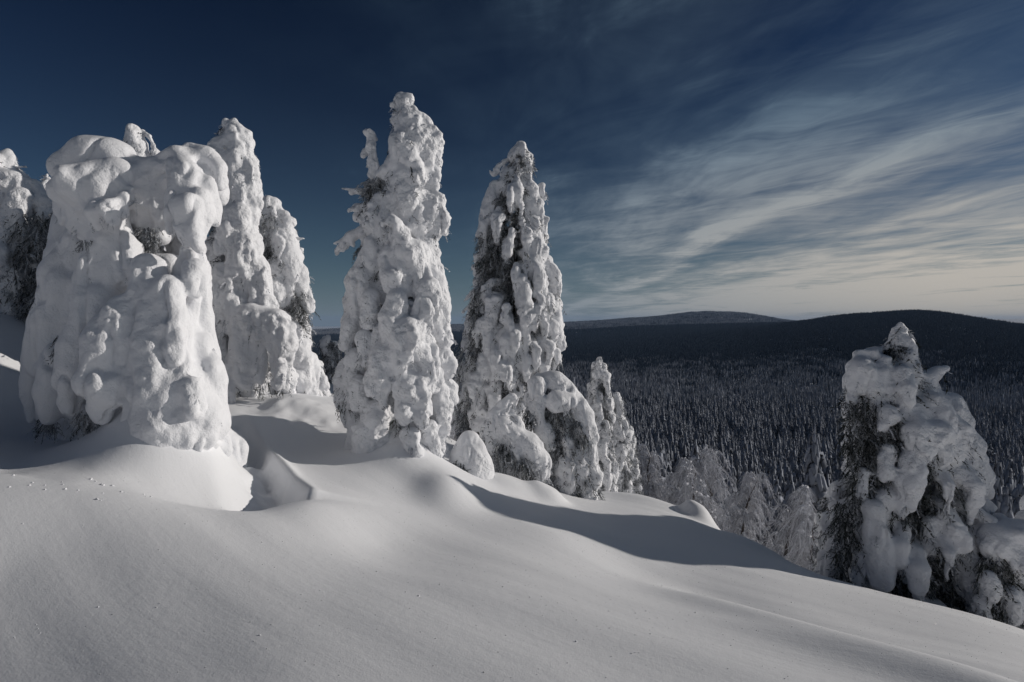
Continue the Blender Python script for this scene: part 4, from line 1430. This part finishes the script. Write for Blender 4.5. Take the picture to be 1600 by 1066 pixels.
def instancer(name, me, kinds, label):
    o = link(name, me)
    tag(o, label, 'forest', kind='stuff')
    c = bpy.data.collections.new(name + '_kinds')
    for i, k in enumerate(kinds):
        q = bpy.data.objects.new('%s_kind_%02d' % (name, i), k)
        c.objects.link(q)
    ng = bpy.data.node_groups.new(name, 'GeometryNodeTree')
    ng.interface.new_socket('Geometry', in_out='INPUT', socket_type='NodeSocketGeometry')
    ng.interface.new_socket('Geometry', in_out='OUTPUT', socket_type='NodeSocketGeometry')
    N = ng.nodes
    gi, go = N.new('NodeGroupInput'), N.new('NodeGroupOutput')
    ci = N.new('GeometryNodeCollectionInfo')
    ci.inputs[0].default_value = c
    ci.inputs['Separate Children'].default_value = True
    ci.inputs['Reset Children'].default_value = True
    io = N.new('GeometryNodeInstanceOnPoints')
    io.inputs['Pick Instance'].default_value = True

    def attr(an, ty):
        a = N.new('GeometryNodeInputNamedAttribute')
        a.data_type = ty
        a.inputs[0].default_value = an
        return a.outputs[0]
    ng.links.new(gi.outputs[0], io.inputs['Points'])
    ng.links.new(ci.outputs[0], io.inputs['Instance'])
    ng.links.new(attr('kind_index', 'INT'), io.inputs['Instance Index'])
    cx = N.new('ShaderNodeCombineXYZ')
    ng.links.new(attr('turn', 'FLOAT'), cx.inputs[2])
    ng.links.new(cx.outputs[0], io.inputs['Rotation'])
    ng.links.new(attr('size', 'FLOAT'), io.inputs['Scale'])
    ng.links.new(io.outputs[0], go.inputs[0])
    md = o.modifiers.new('scatter', 'NODES')
    md.node_group = ng
    return o


rest = ~ind
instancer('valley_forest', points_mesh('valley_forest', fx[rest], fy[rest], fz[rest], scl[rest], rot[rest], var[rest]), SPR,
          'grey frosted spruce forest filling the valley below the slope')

# farther: patches of trees, first the pale valley floor, then the dark wooded hills
gx_, gy_ = scatter(620, 1900, -36, 48, 0.0030)
gr = np.hypot(gx_, gy_) + 260 * fbm(np.stack([gx_, gy_, 0 * gx_], 1), 1 / 420., 3, 4)
ok = rng.random(len(gx_)) < 1 - sstep(900, 1750, gr)
gx_, gy_ = gx_[ok], gy_[ok]
pale = [patch_mesh('pale_patch', 300 + i, M['spruce'], 16, 11, .72) for i in range(6)]
instancer('distant_forest', points_mesh('distant_forest', gx_, gy_, H(gx_, gy_) - .5, rng.uniform(.8, 1.15, len(gx_)), rng.uniform(0, 6.28, len(gx_)), rng.integers(0, 6, len(gx_))), pale,
          'pale frosted forest on the far valley floor before the hills')
dx_, dy_ = scatter(800, 3600, -38, 48, 0.0042)
ex_, ey_ = scatter(3600, 7200, -38, 34, 0.0011)
dx_, dy_ = np.concatenate([dx_, ex_]), np.concatenate([dy_, ey_])
dr = np.hypot(dx_, dy_)
dz_ = H(dx_, dy_)
dn = dr + 260 * fbm(np.stack([dx_, dy_, 0 * dx_], 1), 1 / 420., 3, 4)
bare = (dr > 4500) & (dz_ > EYE + 30) & (rng.random(len(dx_)) < 0.5)
ok = (rng.random(len(dx_)) < sstep(850, 1700, dn)) & ~bare
dx_, dy_, dz_, dr = dx_[ok], dy_[ok], dz_[ok], dr[ok]
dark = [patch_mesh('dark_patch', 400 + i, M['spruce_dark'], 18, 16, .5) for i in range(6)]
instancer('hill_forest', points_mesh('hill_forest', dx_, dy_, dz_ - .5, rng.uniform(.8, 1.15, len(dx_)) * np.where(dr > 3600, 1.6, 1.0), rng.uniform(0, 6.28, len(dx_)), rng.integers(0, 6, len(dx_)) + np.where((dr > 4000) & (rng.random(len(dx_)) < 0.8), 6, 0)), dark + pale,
          'dark blue spruce forest covering the hills across the valley')


# ------------------------------------------------------------------ crumbs and ice crystals lying on the slope
def crumbs():
    rg = np.random.default_rng(7)
    V, F = [], []
    ico_v = np.array([(0, 0, 1), (.89, 0, .45), (.28, .85, .45), (-.72, .53, .45), (-.72, -.53, .45), (.28, -.85, .45),
                      (.72, .53, -.45), (-.28, .85, -.45), (-.89, 0, -.45), (-.28, -.85, -.45), (.72, -.53, -.45), (0, 0, -1)])
    ico_f = np.array([(0, 1, 2), (0, 2, 3), (0, 3, 4), (0, 4, 5), (0, 5, 1), (1, 6, 2), (2, 7, 3), (3, 8, 4), (4, 9, 5), (5, 10, 1),
                      (6, 7, 2), (7, 8, 3), (8, 9, 4), (9, 10, 5), (10, 6, 1), (11, 7, 6), (11, 8, 7), (11, 9, 8), (11, 10, 9), (11, 6, 10)])
    px = np.concatenate([rg.uniform(0, 1250, 330), rg.uniform(0, 200, 14), rg.uniform(130, 230, 8)])
    dd = np.concatenate([rg.uniform(3.2, 7.0, 330), rg.uniform(5.5, 5.9, 14), rg.uniform(5.8, 6.05, 8)])
    x = (px - 800) / 889 * dd
    z = H(x, dd)
    sz = np.concatenate([np.exp(rg.normal(-5.7, .35, 330)), rg.uniform(.006, .016, 14), rg.uniform(.006, .018, 8)])
    for i in range(len(x)):
        v = ico_v * rg.uniform(.6, 1.3, (12, 1)) * sz[i] * [1.2, 1, .8] + [x[i], dd[i], z[i] + sz[i] * .3]
        F.append(ico_f + 12 * i)
        V.append(v)
    o = link('snow_crumbs', make_mesh('snow_crumbs', np.vstack(V), np.vstack(F), M['tree_snow']))
    tag(o, 'tiny crumbs of snow scattered over the smooth slope', 'snow', kind='stuff')
    m, b, bs = material('ice')
    bs.inputs['Base Color'].default_value = (0.84, 0.85, 0.87, 1)
    bs.inputs['Specular IOR Level'].default_value = 0.5
    bs.inputs['Roughness'].default_value = 0.2
    n = 5200
    x, y = rg.uniform(-6, 6, n), rg.uniform(3.6, 8.5, n)
    z = H(x, y) + 0.003
    a = rg.normal(size=(n, 3)) * .38 + [0, 0, 1]
    a /= np.linalg.norm(a, axis=1, keepdims=True)
    t = np.cross(a, rg.normal(size=(n, 3)))
    t /= np.linalg.norm(t, axis=1, keepdims=True)
    u = np.cross(a, t)
    r = (rg.uniform(.0003, .0007, n) * y)[:, None]
    c = np.stack([x, y, z], 1)
    V = np.stack([c + t * r * math.cos(q * 1.0472) + u * r * math.sin(q * 1.0472) for q in range(6)], 1).reshape(-1, 3)
    k = np.arange(n)[:, None] * 6
    F = np.vstack([k + [0, 1, 2, 3], k + [0, 3, 4, 5]])
    o = link('ice_crystals', make_mesh('ice_crystals', V, F, m, False))
    tag(o, 'glittering ice crystals sprinkled on the snow surface', 'ice', kind='stuff')


crumbs()

# ------------------------------------------------------------------ the air between
def build_haze():
    x0, x1, y0, y1 = gx[0] - 50, gx[-1] + 50, gy[0] - 50, gy[-1] + 50
    z0, z1 = float(Z.min()) - 1.0, float(Z.max()) + 60.0
    v = [(x, y, z) for z in (z0, z1) for y in (y0, y1) for x in (x0, x1)]
    f = [(0, 2, 3, 1), (4, 5, 7, 6), (0, 1, 5, 4), (2, 6, 7, 3), (0, 4, 6, 2), (1, 3, 7, 5)]
    m = bpy.data.materials.new('haze')
    m.use_nodes = True
    b = NB(m.node_tree)
    out = b.n('ShaderNodeOutputMaterial')
    pv = b.n('ShaderNodeVolumePrincipled')
    pv.inputs['Color'].default_value = (0.42, 0.62, 0.95, 1)
    pv.inputs['Density'].default_value = 3.0e-5
    b.l(pv.outputs[0], out.inputs['Volume'])
    o = link('haze', make_mesh('haze', np.array(v), np.array(f), m, False))
    tag(o, 'thin cold haze hanging over the valley and hills', None, kind='stuff')


build_haze()
